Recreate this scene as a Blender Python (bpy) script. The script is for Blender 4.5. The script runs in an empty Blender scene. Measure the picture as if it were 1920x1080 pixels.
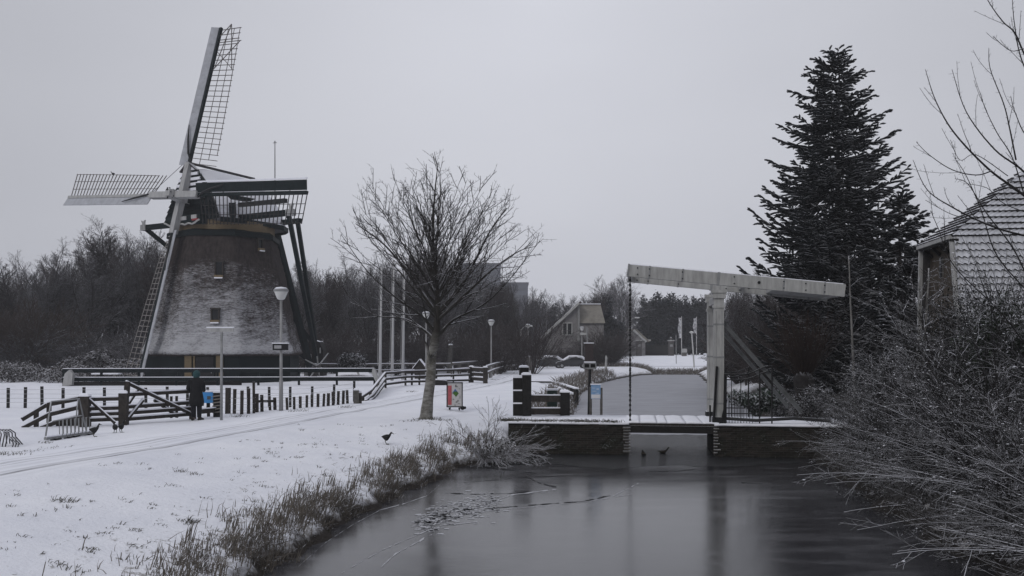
import bpy, math, random
import numpy as np
from mathutils import Vector, Matrix, noise
V = Vector
R = math.radians
S = bpy.context.scene
COL = S.collection

# ------------------------------------------------------------------ camera, sky, sun, exposure
F = 1600.0; CX = 960.0; HY = 653.0; CAMZ = 3.6        # focal length in photo pixels, horizon row, eye height over the water
cam_d = bpy.data.cameras.new('camera')
cam_d.sensor_width = 36.0
cam_d.lens = 36.0 * F / 1920.0
cam_d.shift_y = (HY - 540.0) / 1920.0
cam_d.clip_start = 0.1
cam_d.clip_end = 3000
cam = bpy.data.objects.new('camera', cam_d)
cam.location = (0, 0, CAMZ)
cam.rotation_euler = (R(90), 0, 0)
COL.objects.link(cam)
S.camera = cam

SUN_EL, SUN_AZ = R(32), R(-35)
w = bpy.data.worlds.new('World'); S.world = w; w.use_nodes = True
nt = w.node_tree; nt.nodes.clear()
out = nt.nodes.new('ShaderNodeOutputWorld'); bg = nt.nodes.new('ShaderNodeBackground')
sky = nt.nodes.new('ShaderNodeTexSky'); sky.sky_type = 'NISHITA'; sky.sun_disc = False
sky.sun_elevation = SUN_EL; sky.sun_rotation = R(180) + SUN_AZ
sky.air_density = 1.0; sky.dust_density = 6.0; sky.ozone_density = 1.0
hs = nt.nodes.new('ShaderNodeHueSaturation'); hs.inputs['Saturation'].default_value = 0.12; hs.inputs['Value'].default_value = 0.55
nt.links.new(sky.outputs[0], hs.inputs['Color'])
tc = nt.nodes.new('ShaderNodeTexCoord')
mp = nt.nodes.new('ShaderNodeMapping'); mp.inputs['Scale'].default_value = (1.0, 1.0, 2.6)
nt.links.new(tc.outputs['Generated'], mp.inputs[0])
cn = nt.nodes.new('ShaderNodeTexNoise'); cn.inputs['Scale'].default_value = 1.7; cn.inputs['Detail'].default_value = 3.0
nt.links.new(mp.outputs[0], cn.inputs['Vector'])
cr = nt.nodes.new('ShaderNodeMapRange'); cr.inputs[1].default_value = 0.3; cr.inputs[2].default_value = 0.7
cr.inputs[3].default_value = 0.0; cr.inputs[4].default_value = 1.0
nt.links.new(cn.outputs[0], cr.inputs[0])
cloud = nt.nodes.new('ShaderNodeMixRGB'); cloud.inputs[1].default_value = (5.65, 5.78, 6.38, 1); cloud.inputs[2].default_value = (6.25, 6.38, 6.98, 1)
nt.links.new(cr.outputs[0], cloud.inputs[0])
# the cloud deck is thinnest (brightest) straight ahead and dulls away to the sides; overhead it brightens again
nrmz = nt.nodes.new('ShaderNodeVectorMath'); nrmz.operation = 'NORMALIZE'; nt.links.new(tc.outputs['Generated'], nrmz.inputs[0])
dt = nt.nodes.new('ShaderNodeVectorMath'); dt.operation = 'DOT_PRODUCT'; dt.inputs[1].default_value = V((.04, 1, .42)).normalized(); nt.links.new(nrmz.outputs[0], dt.inputs[0])
def wm(op, a, b):
    q = nt.nodes.new('ShaderNodeMath'); q.operation = op
    for i, x in enumerate((a, b)):
        if isinstance(x, (int, float)): q.inputs[i].default_value = x
        else: nt.links.new(x, q.inputs[i])
    return q.outputs[0]
sxyz = nt.nodes.new('ShaderNodeSeparateXYZ'); nt.links.new(nrmz.outputs[0], sxyz.inputs[0])
sq = wm('POWER', wm('MAXIMUM', wm('SUBTRACT', 1.0, dt.outputs['Value']), 0.0), 0.5)
lum = wm('SUBTRACT', 1.13, wm('MULTIPLY', sq, 0.80))
lum = wm('ADD', wm('MAXIMUM', lum, 0.42), wm('MULTIPLY', wm('MAXIMUM', wm('SUBTRACT', sxyz.outputs[2], 0.42), 0.0), 1.5))
mx = nt.nodes.new('ShaderNodeMixRGB'); mx.inputs[0].default_value = 0.9
nt.links.new(hs.outputs[0], mx.inputs[1]); nt.links.new(cloud.outputs[0], mx.inputs[2])
mul = nt.nodes.new('ShaderNodeMixRGB'); mul.blend_type = 'MULTIPLY'; mul.inputs[0].default_value = 1.0
nt.links.new(mx.outputs[0], mul.inputs[1]); nt.links.new(lum, mul.inputs[2])
nt.links.new(mul.outputs[0], bg.inputs[0]); bg.inputs[1].default_value = 0.1
nt.links.new(bg.outputs[0], out.inputs[0])

sl = bpy.data.lights.new('sun', 'SUN'); sl.energy = 0.8; sl.angle = R(25); sl.color = (1, 0.98, 0.95)
so = bpy.data.objects.new('sun', sl); COL.objects.link(so)
sd = V((math.sin(SUN_AZ) * math.cos(SUN_EL), -math.cos(SUN_AZ) * math.cos(SUN_EL), math.sin(SUN_EL)))
so.rotation_euler = (-sd).to_track_quat('-Z', 'Y').to_euler()
so.location = (0, 0, 60)

S.view_settings.view_transform = 'Standard'
S.view_settings.look = 'None'
S.view_settings.exposure = 0.07
S.view_settings.gamma = 1.0
S.cycles.volume_bounces = 1
S.cycles.max_bounces = 6
S.cycles.diffuse_bounces = 2
S.cycles.glossy_bounces = 3
S.cycles.transparent_max_bounces = 8

# ------------------------------------------------------------------ materials
MATS = {}
def new_mat(name):
    m = bpy.data.materials.new(name); m.use_nodes = True
    n = m.node_tree
    b = n.nodes['Principled BSDF']
    return m, n, b

def math_node(n, op, a, b=None):
    q = n.nodes.new('ShaderNodeMath'); q.operation = op
    for i, x in enumerate((a, b)):
        if x is None: continue
        if isinstance(x, (int, float)): q.inputs[i].default_value = x
        else: n.links.new(x, q.inputs[i])
    return q.outputs[0]

def noise_node(n, scale, detail=4, rough=0.55, vec=None, dist=0.0):
    q = n.nodes.new('ShaderNodeTexNoise'); q.inputs['Scale'].default_value = scale
    q.inputs['Detail'].default_value = detail; q.inputs['Roughness'].default_value = rough
    q.inputs['Distortion'].default_value = dist
    if vec is None:
        g = n.nodes.new('ShaderNodeNewGeometry'); vec = g.outputs['Position']
    n.links.new(vec, q.inputs['Vector'])
    return q.outputs[0]

def rng_node(n, x, a, b, c=0.0, d=1.0, smooth=False):
    q = n.nodes.new('ShaderNodeMapRange'); q.clamp = True
    if smooth: q.interpolation_type = 'SMOOTHSTEP'
    n.links.new(x, q.inputs[0])
    for i, vv in enumerate((a, b, c, d)): q.inputs[i + 1].default_value = vv
    return q.outputs[0]

def mixc(n, fac, a, b):
    q = n.nodes.new('ShaderNodeMixRGB')
    if isinstance(fac, (int, float)): q.inputs[0].default_value = fac
    else: n.links.new(fac, q.inputs[0])
    for i, x in ((1, a), (2, b)):
        if isinstance(x, tuple): q.inputs[i].default_value = x + (1,) if len(x) == 3 else x
        else: n.links.new(x, q.inputs[i])
    return q.outputs[0]

SNOW = (0.80, 0.81, 0.87)
def M(name, col, rough=0.75, var=0.35, scale=6.0, snow=0.0, st=(0.35, 0.75), samp=0.5, sscale=9.0, bump=0.0, bscale=20.0, stretch=None, spec=0.3, metal=0.0):
    """procedural material: base colour with noise variation, snow lying on what faces up"""
    if name in MATS: return MATS[name]
    m, n, b = new_mat(name)
    vec = None
    if stretch:
        g = n.nodes.new('ShaderNodeNewGeometry'); mpn = n.nodes.new('ShaderNodeMapping'); mpn.inputs['Scale'].default_value = stretch
        n.links.new(g.outputs['Position'], mpn.inputs[0]); vec = mpn.outputs[0]
    nz = noise_node(n, scale, 5, 0.6, vec)
    f = rng_node(n, nz, 0.3, 0.7)
    lo = tuple(c * (1 - var) for c in col); hi = tuple(min(1, c * (1 + var)) for c in col)
    c = mixc(n, f, lo, hi)
    if snow > 0:
        g = n.nodes.new('ShaderNodeNewGeometry'); sx = n.nodes.new('ShaderNodeSeparateXYZ')
        n.links.new(g.outputs['Normal'], sx.inputs[0])
        s2 = noise_node(n, sscale, 3, 0.6)
        a = math_node(n, 'ADD', sx.outputs[2], math_node(n, 'MULTIPLY', math_node(n, 'SUBTRACT', s2, 0.5), samp * 2))
        sf = math_node(n, 'MULTIPLY', rng_node(n, a, st[0], st[1], smooth=True), snow)
        c = mixc(n, sf, c, SNOW)
    n.links.new(c, b.inputs['Base Color'])
    b.inputs['Roughness'].default_value = rough
    b.inputs['Specular IOR Level'].default_value = spec
    b.inputs['Metallic'].default_value = metal
    if bump > 0:
        bp = n.nodes.new('ShaderNodeBump'); bp.inputs['Strength'].default_value = bump; bp.inputs['Distance'].default_value = 0.05
        n.links.new(noise_node(n, bscale, 5, 0.65, vec), bp.inputs['Height']); n.links.new(bp.outputs[0], b.inputs['Normal'])
    MATS[name] = m
    return m

# ------------------------------------------------------------------ mesh builder
class MB:
    def __init__(s): s.v = []; s.f = []; s.m = []; s.uv = None
    def quad(s, pts, mi=0):
        k = len(s.v); s.v.extend(tuple(p) for p in pts); s.f.append(tuple(range(k, k + len(pts)))); s.m.append(mi); return s
    def obox(s, c, ax, ay, az, mi=0):
        """box: centre and three half-axis vectors"""
        c = V(c); ax = V(ax); ay = V(ay); az = V(az); k = len(s.v)
        for i in (-1, 1):
            for j in (-1, 1):
                for l in (-1, 1): s.v.append(tuple(c + ax * i + ay * j + az * l))
        for q in ((0, 1, 3, 2), (4, 6, 7, 5), (0, 4, 5, 1), (2, 3, 7, 6), (0, 2, 6, 4), (1, 5, 7, 3)):
            s.f.append(tuple(k + a for a in q)); s.m.append(mi)
        return s
    def box(s, c, size, rz=0.0, mi=0):
        ca, sa = math.cos(rz), math.sin(rz)
        return s.obox(c, V((ca, sa, 0)) * size[0] / 2, V((-sa, ca, 0)) * size[1] / 2, V((0, 0, size[2] / 2)), mi)
    def bar(s, p0, p1, w_, h_, mi=0, up=None):
        """rectangular beam from p0 to p1: w_ sideways, h_ along the up side"""
        p0 = V(p0); p1 = V(p1); d = (p1 - p0)
        if d.length < 1e-6: return s
        dn = d.normalized()
        u = V(up) if up is not None else (V((0, 0, 1)) if abs(dn.z) < 0.95 else V((0, 1, 0)))
        sd_ = dn.cross(u).normalized(); u2 = sd_.cross(dn).normalized()
        return s.obox((p0 + p1) / 2, d / 2, sd_ * w_ / 2, u2 * h_ / 2, mi)
    def tube(s, pts, radii, n=6, mi=0, cap=True):
        k0 = len(s.v); N = len(pts); P = [V(p) for p in pts]
        if isinstance(radii, (int, float)): radii = [radii] * N
        ref = None
        for i in range(N):
            t = (P[min(i + 1, N - 1)] - P[max(i - 1, 0)])
            t = t.normalized() if t.length > 1e-9 else V((0, 0, 1))
            if ref is None:
                ref = V((0, 0, 1)) if abs(t.z) < 0.9 else V((1, 0, 0))
            a = t.cross(ref)
            if a.length < 1e-4: a = t.cross(V((0.3, 1, 0.2)))
            a.normalize(); b = a.cross(t); ref = b
            r = radii[i]
            for j in range(n):
                th = 2 * math.pi * j / n
                s.v.append(tuple(P[i] + a * (math.cos(th) * r) + b * (math.sin(th) * r)))
        for i in range(N - 1):
            for j in range(n):
                j2 = (j + 1) % n
                s.f.append((k0 + i * n + j, k0 + i * n + j2, k0 + (i + 1) * n + j2, k0 + (i + 1) * n + j)); s.m.append(mi)
        if cap and n > 2:
            s.f.append(tuple(k0 + j for j in reversed(range(n)))); s.m.append(mi)
            s.f.append(tuple(k0 + (N - 1) * n + j for j in range(n))); s.m.append(mi)
        return s
    def lathe(s, prof, c=(0, 0, 0), n=16, mi=0, cap=True):
        return s.loft([[(c[0] + r * math.cos(2 * math.pi * j / n), c[1] + r * math.sin(2 * math.pi * j / n), c[2] + z) for j in range(n)] for r, z in prof], mi, cap)
    def loft(s, rings, mi=0, cap=True, closed=True):
        k0 = len(s.v); n = len(rings[0])
        for r in rings: s.v.extend(tuple(p) for p in r)
        for i in range(len(rings) - 1):
            for j in range(n if closed else n - 1):
                j2 = (j + 1) % n
                s.f.append((k0 + i * n + j, k0 + i * n + j2, k0 + (i + 1) * n + j2, k0 + (i + 1) * n + j)); s.m.append(mi)
        if cap and closed:
            s.f.append(tuple(k0 + j for j in reversed(range(n)))); s.m.append(mi)
            s.f.append(tuple(k0 + (len(rings) - 1) * n + j for j in range(n))); s.m.append(mi)
        return s
    def prism(s, poly, off, mi=0):
        """flat outline given thickness by the vector off"""
        k = len(s.v); n = len(poly); off = V(off)
        s.v.extend(tuple(V(p)) for p in poly); s.v.extend(tuple(V(p) + off) for p in poly)
        s.f.append(tuple(k + i for i in range(n))); s.m.append(mi)
        s.f.append(tuple(k + n + i for i in reversed(range(n)))); s.m.append(mi)
        for i in range(n):
            j = (i + 1) % n
            s.f.append((k + i, k + n + i, k + n + j, k + j)); s.m.append(mi)
        return s
    def build(s, name, mats, parent=None, smooth=False, loc=None):
        if not isinstance(mats, (list, tuple)): mats = [mats]
        if parent is not None:
            o = V((0, 0, 0)); p = parent
            while p is not None: o += p.location; p = p.parent
        else: o = V(loc) if loc is not None else V((0, 0, 0))
        me = bpy.data.meshes.new(name)
        me.from_pydata([(a[0] - o.x, a[1] - o.y, a[2] - o.z) for a in s.v], [], s.f)
        for mt in mats: me.materials.append(mt)
        if len(mats) > 1: me.polygons.foreach_set('material_index', s.m)
        if smooth: me.polygons.foreach_set('use_smooth', [True] * len(me.polygons))
        me.update()
        ob = bpy.data.objects.new(name, me); COL.objects.link(ob)
        if parent is not None: ob.parent = parent
        else: ob.location = o
        return ob

def tag(o, label, cat, group=None, kind=None):
    if label: o['label'] = label
    if cat: o['category'] = cat
    if group: o['group'] = group
    if kind: o['kind'] = kind
    return o
def thing(name, label, cat, loc, group=None):
    o = bpy.data.objects.new(name, None); COL.objects.link(o); o.location = loc; o.empty_display_size = 0.3
    return tag(o, label, cat, group)
def single(name, mb, mats, label, cat, loc, group=None, smooth=False):
    return tag(mb.build(name, mats, None, smooth, loc), label, cat, group)
def struct(name, mb, mats, smooth=False, kind='structure'):
    o = mb.build(name, mats, None, smooth); o['kind'] = kind; return o
def dup(root, loc, rz=0.0, sc=1.0, label=None, group=None):
    r = root.copy(); COL.objects.link(r); r.location = loc; r.rotation_euler = (0, 0, rz)
    r.scale = (sc, sc, sc) if isinstance(sc, (int, float)) else sc
    if label: r['label'] = label
    if group: r['group'] = group
    for ch in list(root.children):
        c = ch.copy(); COL.objects.link(c); c.parent = r
        for g in list(ch.children):
            d = g.copy(); COL.objects.link(d); d.parent = c
    return r

def W(px, py, Y):                       # the point at depth Y that the photo shows at (px, py)
    return V(((px - CX) * Y / F, Y, CAMZ - (py - HY) * Y / F))
def GY(py, z=1.1): return F * (CAMZ - z) / (py - HY)
def G(px, py, z=1.1):
    Y = GY(py, z); return V(((px - CX) * Y / F, Y, z))
def lerp(a, b, t): return a + (b - a) * t
def sstep(a, b, x):
    t = max(0.0, min(1.0, (x - a) / (b - a))); return t * t * (3 - 2 * t)

# ------------------------------------------------------------------ ground, water, path
LSH = [(-60, -4.4), (9, -4.15), (13.5, -3.88), (16.1, -3.6), (19.4, -3.1), (22.9, -2.2), (25.9, -1.5), (28.1, -0.2), (32, 0.6), (36, 1.9), (47, 3.2), (66, 5.0), (88, 9.0), (101, 12.6), (112, 16.5), (118, 20), (4000, 20)]
RSH = [(-60, 7.3), (13.5, 7.6), (18.8, 8.2), (23.3, 9.0), (29.2, 10.2), (36, 11.4), (47, 13.6), (66, 16.6), (80, 18.8), (100, 22.5), (118, 26), (4000, 26)]
LX = lambda y: float(np.interp(y, [a for a, b in LSH], [b for a, b in LSH]))
RX = lambda y: float(np.interp(y, [a for a, b in RSH], [b for a, b in RSH]))
DYK = [(-100, -40), (18, -22), (24, -17.5), (27, -15.3), (29, -12.9), (32.5, -11.2), (38.5, -7.4), (40, -7.0), (54, -8.6), (60, -9), (4000, -9)]
BANKF = ([-9, -0.6, 0.0, 0.28, 0.9, 2.4, 6.0, 999], [-0.9, -0.5, -0.02, 0.30, 0.52, 0.78, 1.1, 1.1])
def water_d(x, y):
    return max(LX(y) - x, x - RX(y), (y - 117) * 0.6)
def gh(x, y):
    d = water_d(x, y)
    d += 0.12 * math.sin(y * 1.7) + 0.1 * math.sin(y * 4.3 + 1.0)
    if d > 0: d *= 1 + 4 * math.exp(-((y - 30.2) / 2.6) ** 2) + (1.2 * sstep(34, 40, y))
    h = float(np.interp(d, BANKF[0], BANKF[1]))
    dx = float(np.interp(y, [a for a, b in DYK], [b for a, b in DYK])) - x
    h -= 0.25 * sstep(0.2, 2.5, dx) * sstep(57, 52, y) * sstep(29, 33, y)
    if y > 118: h += 1.1 * sstep(121, 158, y) * sstep(2, 14, x)
    if d > 1.0:
        h += 0.022 * noise.noise(V((x * 0.7, y * 0.7, 0))) * sstep(1, 3, d)
    return h
def GS(px, py):                         # the ground point seen at (px, py)
    lo, hi = 4.0, 60.0
    for _ in range(40):
        Y = (lo + hi) / 2; p = W(px, py, Y)
        if p.z > gh(p.x, p.y): lo = Y
        else: hi = Y
    p.z = gh(p.x, p.y); return p
def P3(x, y, up=0.0): return V((x, y, gh(x, y) + up))

def axis(parts):
    o = []
    for a, b, st in parts:
        n = max(1, round((b - a) / st)); o += [a + (b - a) * i / n for i in range(n)]
    o.append(parts[-1][1]); return o
xs = axis([(-800, -160, 80), (-160, -60, 8), (-60, -22, 1.0), (-22, -6, 0.4), (-6, 2, 0.16), (2, 16, 0.3), (16, 60, 1.2), (60, 160, 8), (160, 800, 80)])
ys = axis([(-60, 4, 4), (4, 34, 0.2), (34, 60, 0.5), (60, 135, 1.2), (135, 200, 5), (200, 800, 50)])
g = MB()
for y in ys:
    for x in xs: g.v.append((x, y, gh(x, y)))
nx = len(xs)
for j in range(len(ys) - 1):
    for i in range(nx - 1):
        a = j * nx + i; g.f.append((a, a + 1, a + nx + 1, a + nx)); g.m.append(0)

def snow_ground():
    m, n, b = new_mat('snow_ground')
    fine = noise_node(n, 9.0, 6, 0.7); big = noise_node(n, 0.55, 4, 0.6); mid = noise_node(n, 2.6, 5, 0.65)
    c = mixc(n, rng_node(n, big, 0.3, 0.7), (0.74, 0.755, 0.82), (0.84, 0.85, 0.90))
    # blades and old grass showing through in patches, more of it low on the bank
    gg = n.nodes.new('ShaderNodeNewGeometry'); sx = n.nodes.new('ShaderNodeSeparateXYZ'); n.links.new(gg.outputs['Position'], sx.inputs[0])
    low = rng_node(n, sx.outputs[2], 0.35, 1.0, 0.17, 0.0)
    speck = math_node(n, 'ADD', math_node(n, 'ADD', math_node(n, 'MULTIPLY', fine, 0.6), math_node(n, 'MULTIPLY', mid, 0.45)), low)
    sf = rng_node(n, speck, 0.66, 0.76, smooth=True)
    c = mixc(n, math_node(n, 'MULTIPLY', sf, 0.75), c, (0.16, 0.145, 0.12))
    mud = rng_node(n, math_node(n, 'ADD', sx.outputs[2], math_node(n, 'MULTIPLY', math_node(n, 'SUBTRACT', mid, 0.5), 0.5)), 0.12, 0.3, 1.0, 0.0)
    c = mixc(n, mud, c, (0.035, 0.03, 0.027))
    # leaf litter under the shrubs of the right bank, only patches of snow reach it
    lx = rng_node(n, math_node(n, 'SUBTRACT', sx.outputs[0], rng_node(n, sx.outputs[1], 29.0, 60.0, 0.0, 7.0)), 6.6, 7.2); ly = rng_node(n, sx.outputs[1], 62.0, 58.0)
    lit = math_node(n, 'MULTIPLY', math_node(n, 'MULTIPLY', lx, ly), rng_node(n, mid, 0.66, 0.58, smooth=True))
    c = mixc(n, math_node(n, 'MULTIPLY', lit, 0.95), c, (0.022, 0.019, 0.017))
    n.links.new(c, b.inputs['Base Color']); b.inputs['Roughness'].default_value = 0.9; b.inputs['Specular IOR Level'].default_value = 0.15
    bp = n.nodes.new('ShaderNodeBump'); bp.inputs['Strength'].default_value = 0.6; bp.inputs['Distance'].default_value = 0.08
    n.links.new(math_node(n, 'ADD', fine, math_node(n, 'MULTIPLY', mid, 1.5)), bp.inputs['Height']); n.links.new(bp.outputs[0], b.inputs['Normal'])
    return m
struct('ground', g, snow_ground(), True)

def ice_mat(name, frost):
    m, n, b = new_mat(name)
    gg = n.nodes.new('ShaderNodeNewGeometry'); sx = n.nodes.new('ShaderNodeSeparateXYZ'); n.links.new(gg.outputs['Position'], sx.inputs[0])
    mpn = n.nodes.new('ShaderNodeMapping'); mpn.inputs['Scale'].default_value = (0.5, 1.6, 1); n.links.new(gg.outputs['Position'], mpn.inputs[0])
    a = noise_node(n, 0.8, 6, 0.65, mpn.outputs[0], 0.6); f = noise_node(n, 14, 5, 0.7)
    if frost:
        c = mixc(n, rng_node(n, math_node(n, 'ADD', a, math_node(n, 'MULTIPLY', f, 0.35)), 0.5, 0.85), (0.20, 0.205, 0.23), (0.30, 0.305, 0.34))
        r = 0.55
    else:
        # grey ice with a dull skin; dusted patches towards the left of the canal
        du = rng_node(n, math_node(n, 'ADD', a, math_node(n, 'MULTIPLY', f, 0.25)), 0.62, 0.80)
        c = mixc(n, math_node(n, 'MULTIPLY', du, 0.6), (0.026, 0.026, 0.030), (0.11, 0.11, 0.12))
        r = None
    n.links.new(c, b.inputs['Base Color'])
    b.inputs['IOR'].default_value = 1.33 if frost else 1.62
    if r is None:
        n.links.new(rng_node(n, a, 0.3, 0.7, 0.13, 0.22), b.inputs['Roughness'])
    else: b.inputs['Roughness'].default_value = r
    bp = n.nodes.new('ShaderNodeBump'); bp.inputs['Strength'].default_value = 0.10; bp.inputs['Distance'].default_value = 0.02
    n.links.new(noise_node(n, 6, 5, 0.6, mpn.outputs[0]), bp.inputs['Height']); n.links.new(bp.outputs[0], b.inputs['Normal'])
    return m
wt = MB(); wt.quad([(-12, -60, 0), (16, -60, 0), (16, 31.6, 0), (-12, 31.6, 0)])
water = struct('water', wt, ice_mat('grey_ice', False))
wt = MB(); wt.quad([(-8, 31.6, 0.0), (40, 31.6, 0.0), (40, 125, 0.0), (-8, 125, 0.0)])
struct('frozen_canal', wt, ice_mat('frosted_ice', True))
# open dark water round the ducks under the bridge and along the cracks of the ice
def open_mat():
    m, n, b = new_mat('open_water'); b.inputs['Base Color'].default_value = (0.008, 0.009, 0.011, 1); b.inputs['Roughness'].default_value = 0.15
    gg = n.nodes.new('ShaderNodeNewGeometry'); mpn = n.nodes.new('ShaderNodeMapping'); mpn.inputs['Scale'].default_value = (0.9, 3.5, 1); n.links.new(gg.outputs['Position'], mpn.inputs[0])
    bp = n.nodes.new('ShaderNodeBump'); bp.inputs['Strength'].default_value = 1.0; bp.inputs['Distance'].default_value = 0.16
    n.links.new(noise_node(n, 3.2, 3, 0.5, mpn.outputs[0]), bp.inputs['Height']); n.links.new(bp.outputs[0], b.inputs['Normal'])
    return m
OPEN = open_mat()
rg = random.Random(5)
def blob(pts_px, z, jit=0.12, step=0.25):
    P_ = [G(a, b_, 0.0) for a, b_ in pts_px]; o = []
    for i in range(len(P_)):
        p, q = P_[i], P_[(i + 1) % len(P_)]; n = max(1, int((q - p).length / step))
        for k in range(n):
            t = p.lerp(q, k / n); o.append((t.x + rg.uniform(-jit, jit), t.y + rg.uniform(-jit, jit) * 1.5, z))
    return o
ow = MB(); ow.quad(blob([(1178, 815), (1335, 815), (1345, 838), (1480, 846), (1500, 868), (1370, 876), (1250, 872), (1150, 880), (1010, 868), (880, 880), (900, 858), (985, 848), (1170, 846)], 0.004))
ow.build('open_water', OPEN, water)
def crack(pts_px, w0, w1, mat, z, name):
    mb = MB(); P_ = [G(a, b_, 0.0) for a, b_ in pts_px]; L = []
    for i in range(len(P_) - 1):
        n = max(2, int((P_[i + 1] - P_[i]).length / 0.12))
        for k in range(n): L.append(P_[i].lerp(P_[i + 1], k / n))
    for i in range(len(L) - 1):
        wv = [w0 + (w1 - w0) * rg.random() ** 2 for _ in (0, 1)]
        a, b_ = L[i], L[i + 1]
        if i == 0: pa = (a.x, a.y - wv[0], z), (a.x, a.y + wv[0], z)
        pb = (b_.x, b_.y - wv[1] + rg.uniform(-.03, .03), z), (b_.x, b_.y + wv[1] + rg.uniform(-.02, .02), z)
        if rg.random() < 0.88: mb.quad([pa[0], pb[0], pb[1], pa[1]])
        pa = pb
    return mb.build(name, mat, water)
FROST = M('crack_frost', (0.42, 0.425, 0.45), 0.9, 0.25, 30, spec=.1)
WETCRACK = M('wet_crack', (0.010, 0.010, 0.012), 0.6, 0.3, 20, spec=.1)
crack([(885, 874), (960, 882), (1005, 888), (985, 893), (1010, 905), (1035, 912), (1060, 916)], 0.03, 0.14, WETCRACK, 0.006, 'ice_crack')
crack([(835, 925), (900, 927), (960, 925), (1000, 921)], 0.015, 0.08, WETCRACK, 0.006, 'ice_crack')
crack([(910, 954), (1000, 947), (1095, 940), (1150, 928)], 0.012, 0.07, WETCRACK, 0.006, 'ice_crack')
crack([(1215, 884), (1270, 884), (1315, 878)], 0.02, 0.11, WETCRACK, 0.006, 'ice_crack')
crack([(1390, 905), (1440, 908)], 0.015, 0.08, WETCRACK, 0.006, 'ice_crack')
crack([(795, 1010), (740, 1040), (700, 1078)], 0.02, 0.12, FROST, 0.005, 'ice_crack')
crack([(800, 985), (870, 960), (960, 928), (1050, 917)], 0.02, 0.10, FROST, 0.005, 'ice_crack')
crack([(870, 962), (1000, 951), (1100, 941), (1190, 926)], 0.004, 0.03, FROST, 0.005, 'ice_crack')
crack([(1150, 930), (1180, 915), (1200, 905)], 0.01, 0.05, FROST, 0.005, 'ice_crack')
crack([(560, 1062), (610, 1018), (660, 985), (712, 957), (760, 944), (800, 930), (826, 908)], 0.01, 0.06, FROST, 0.005, 'ice_rim')
crack([(640, 1075), (720, 1030), (790, 1000), (830, 985), (905, 978)], 0.005, 0.06, FROST, 0.005, 'ice_crack')
crack([(870, 905), (930, 900), (985, 895), (1040, 893), (1100, 889)], 0.008, 0.05, WETCRACK, 0.006, 'ice_crack')
crack([(1000, 868), (1075, 874), (1130, 884), (1190, 889), (1230, 896)], 0.008, 0.06, WETCRACK, 0.006, 'ice_crack')
mb = MB()
for i in range(520):
    t = rg.random(); px = lerp(790, 930, t ** 1.3) + rg.gauss(0, 12); py = lerp(985, 940, t) + rg.gauss(0, 10)
    c = G(px, py, 0.0); s_ = rg.uniform(.01, .05)
    mb.quad([(c.x - s_ * 1.6, c.y - s_ * rg.random() * 2, .005), (c.x + s_ * 1.8, c.y - s_, .005), (c.x + s_, c.y + s_ * 1.7, .005), (c.x - s_, c.y + s_ * 1.4 * rg.random(), .005)])
o = mb.build('frost_patch', FROST, water)

# the cycle path with tyre tracks in the snow
TRK = [(0, 892), (100, 873), (200, 857), (330, 835), (452, 813), (546, 795), (631, 778), (720, 762), (869, 733), (952, 716)]
tp = [G(a, b_) for a, b_ in TRK]; tp = [V((-12.0, 4.0, 1.1)), V((-11.0, 11, 1.1))] + tp + [V((1.2, 80, 1.1)), V((2.2, 98, 1.1)), V((6, 108, 1.1)), V((14, 119.5, 1.1)), V((26, 121, 1.1)), V((40, 122, 1.1))]
def catmull(P_, n):
    o = []
    for i in range(len(P_) - 1):
        a, b_, c, d = P_[max(i - 1, 0)], P_[i], P_[i + 1], P_[min(i + 2, len(P_) - 1)]
        for k in range(n):
            t = k / n
            o.append(0.5 * ((2 * b_) + (c - a) * t + (2 * a - 5 * b_ + 4 * c - d) * t * t + (3 * b_ - a - 3 * c + d) * t ** 3))
    o.append(P_[-1]); return o
cl = catmull(tp, 26); pth = MB(); uvs = []; NU = 14; ln = 0.0; PW = 3.0
for i, p in enumerate(cl):
    t = (cl[min(i + 1, len(cl) - 1)] - cl[max(i - 1, 0)]).normalized(); nrm = V((t.y, -t.x, 0))
    if i: ln += (p - cl[i - 1]).length
    for k in range(NU + 1):
        u = lerp(-2.4, 0.6, k / NU); q = p + nrm * u; zz = gh(q.x, q.y)
        pth.v.append((q.x, q.y, zz + 0.012 - (0.03 if k in (0, NU) else 0))); uvs.append((u, ln))
for i in range(len(cl) - 1):
    for k in range(NU):
        a = i * (NU + 1) + k; pth.f.append((a, a + 1, a + NU + 2, a + NU + 1)); pth.m.append(0)
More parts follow.
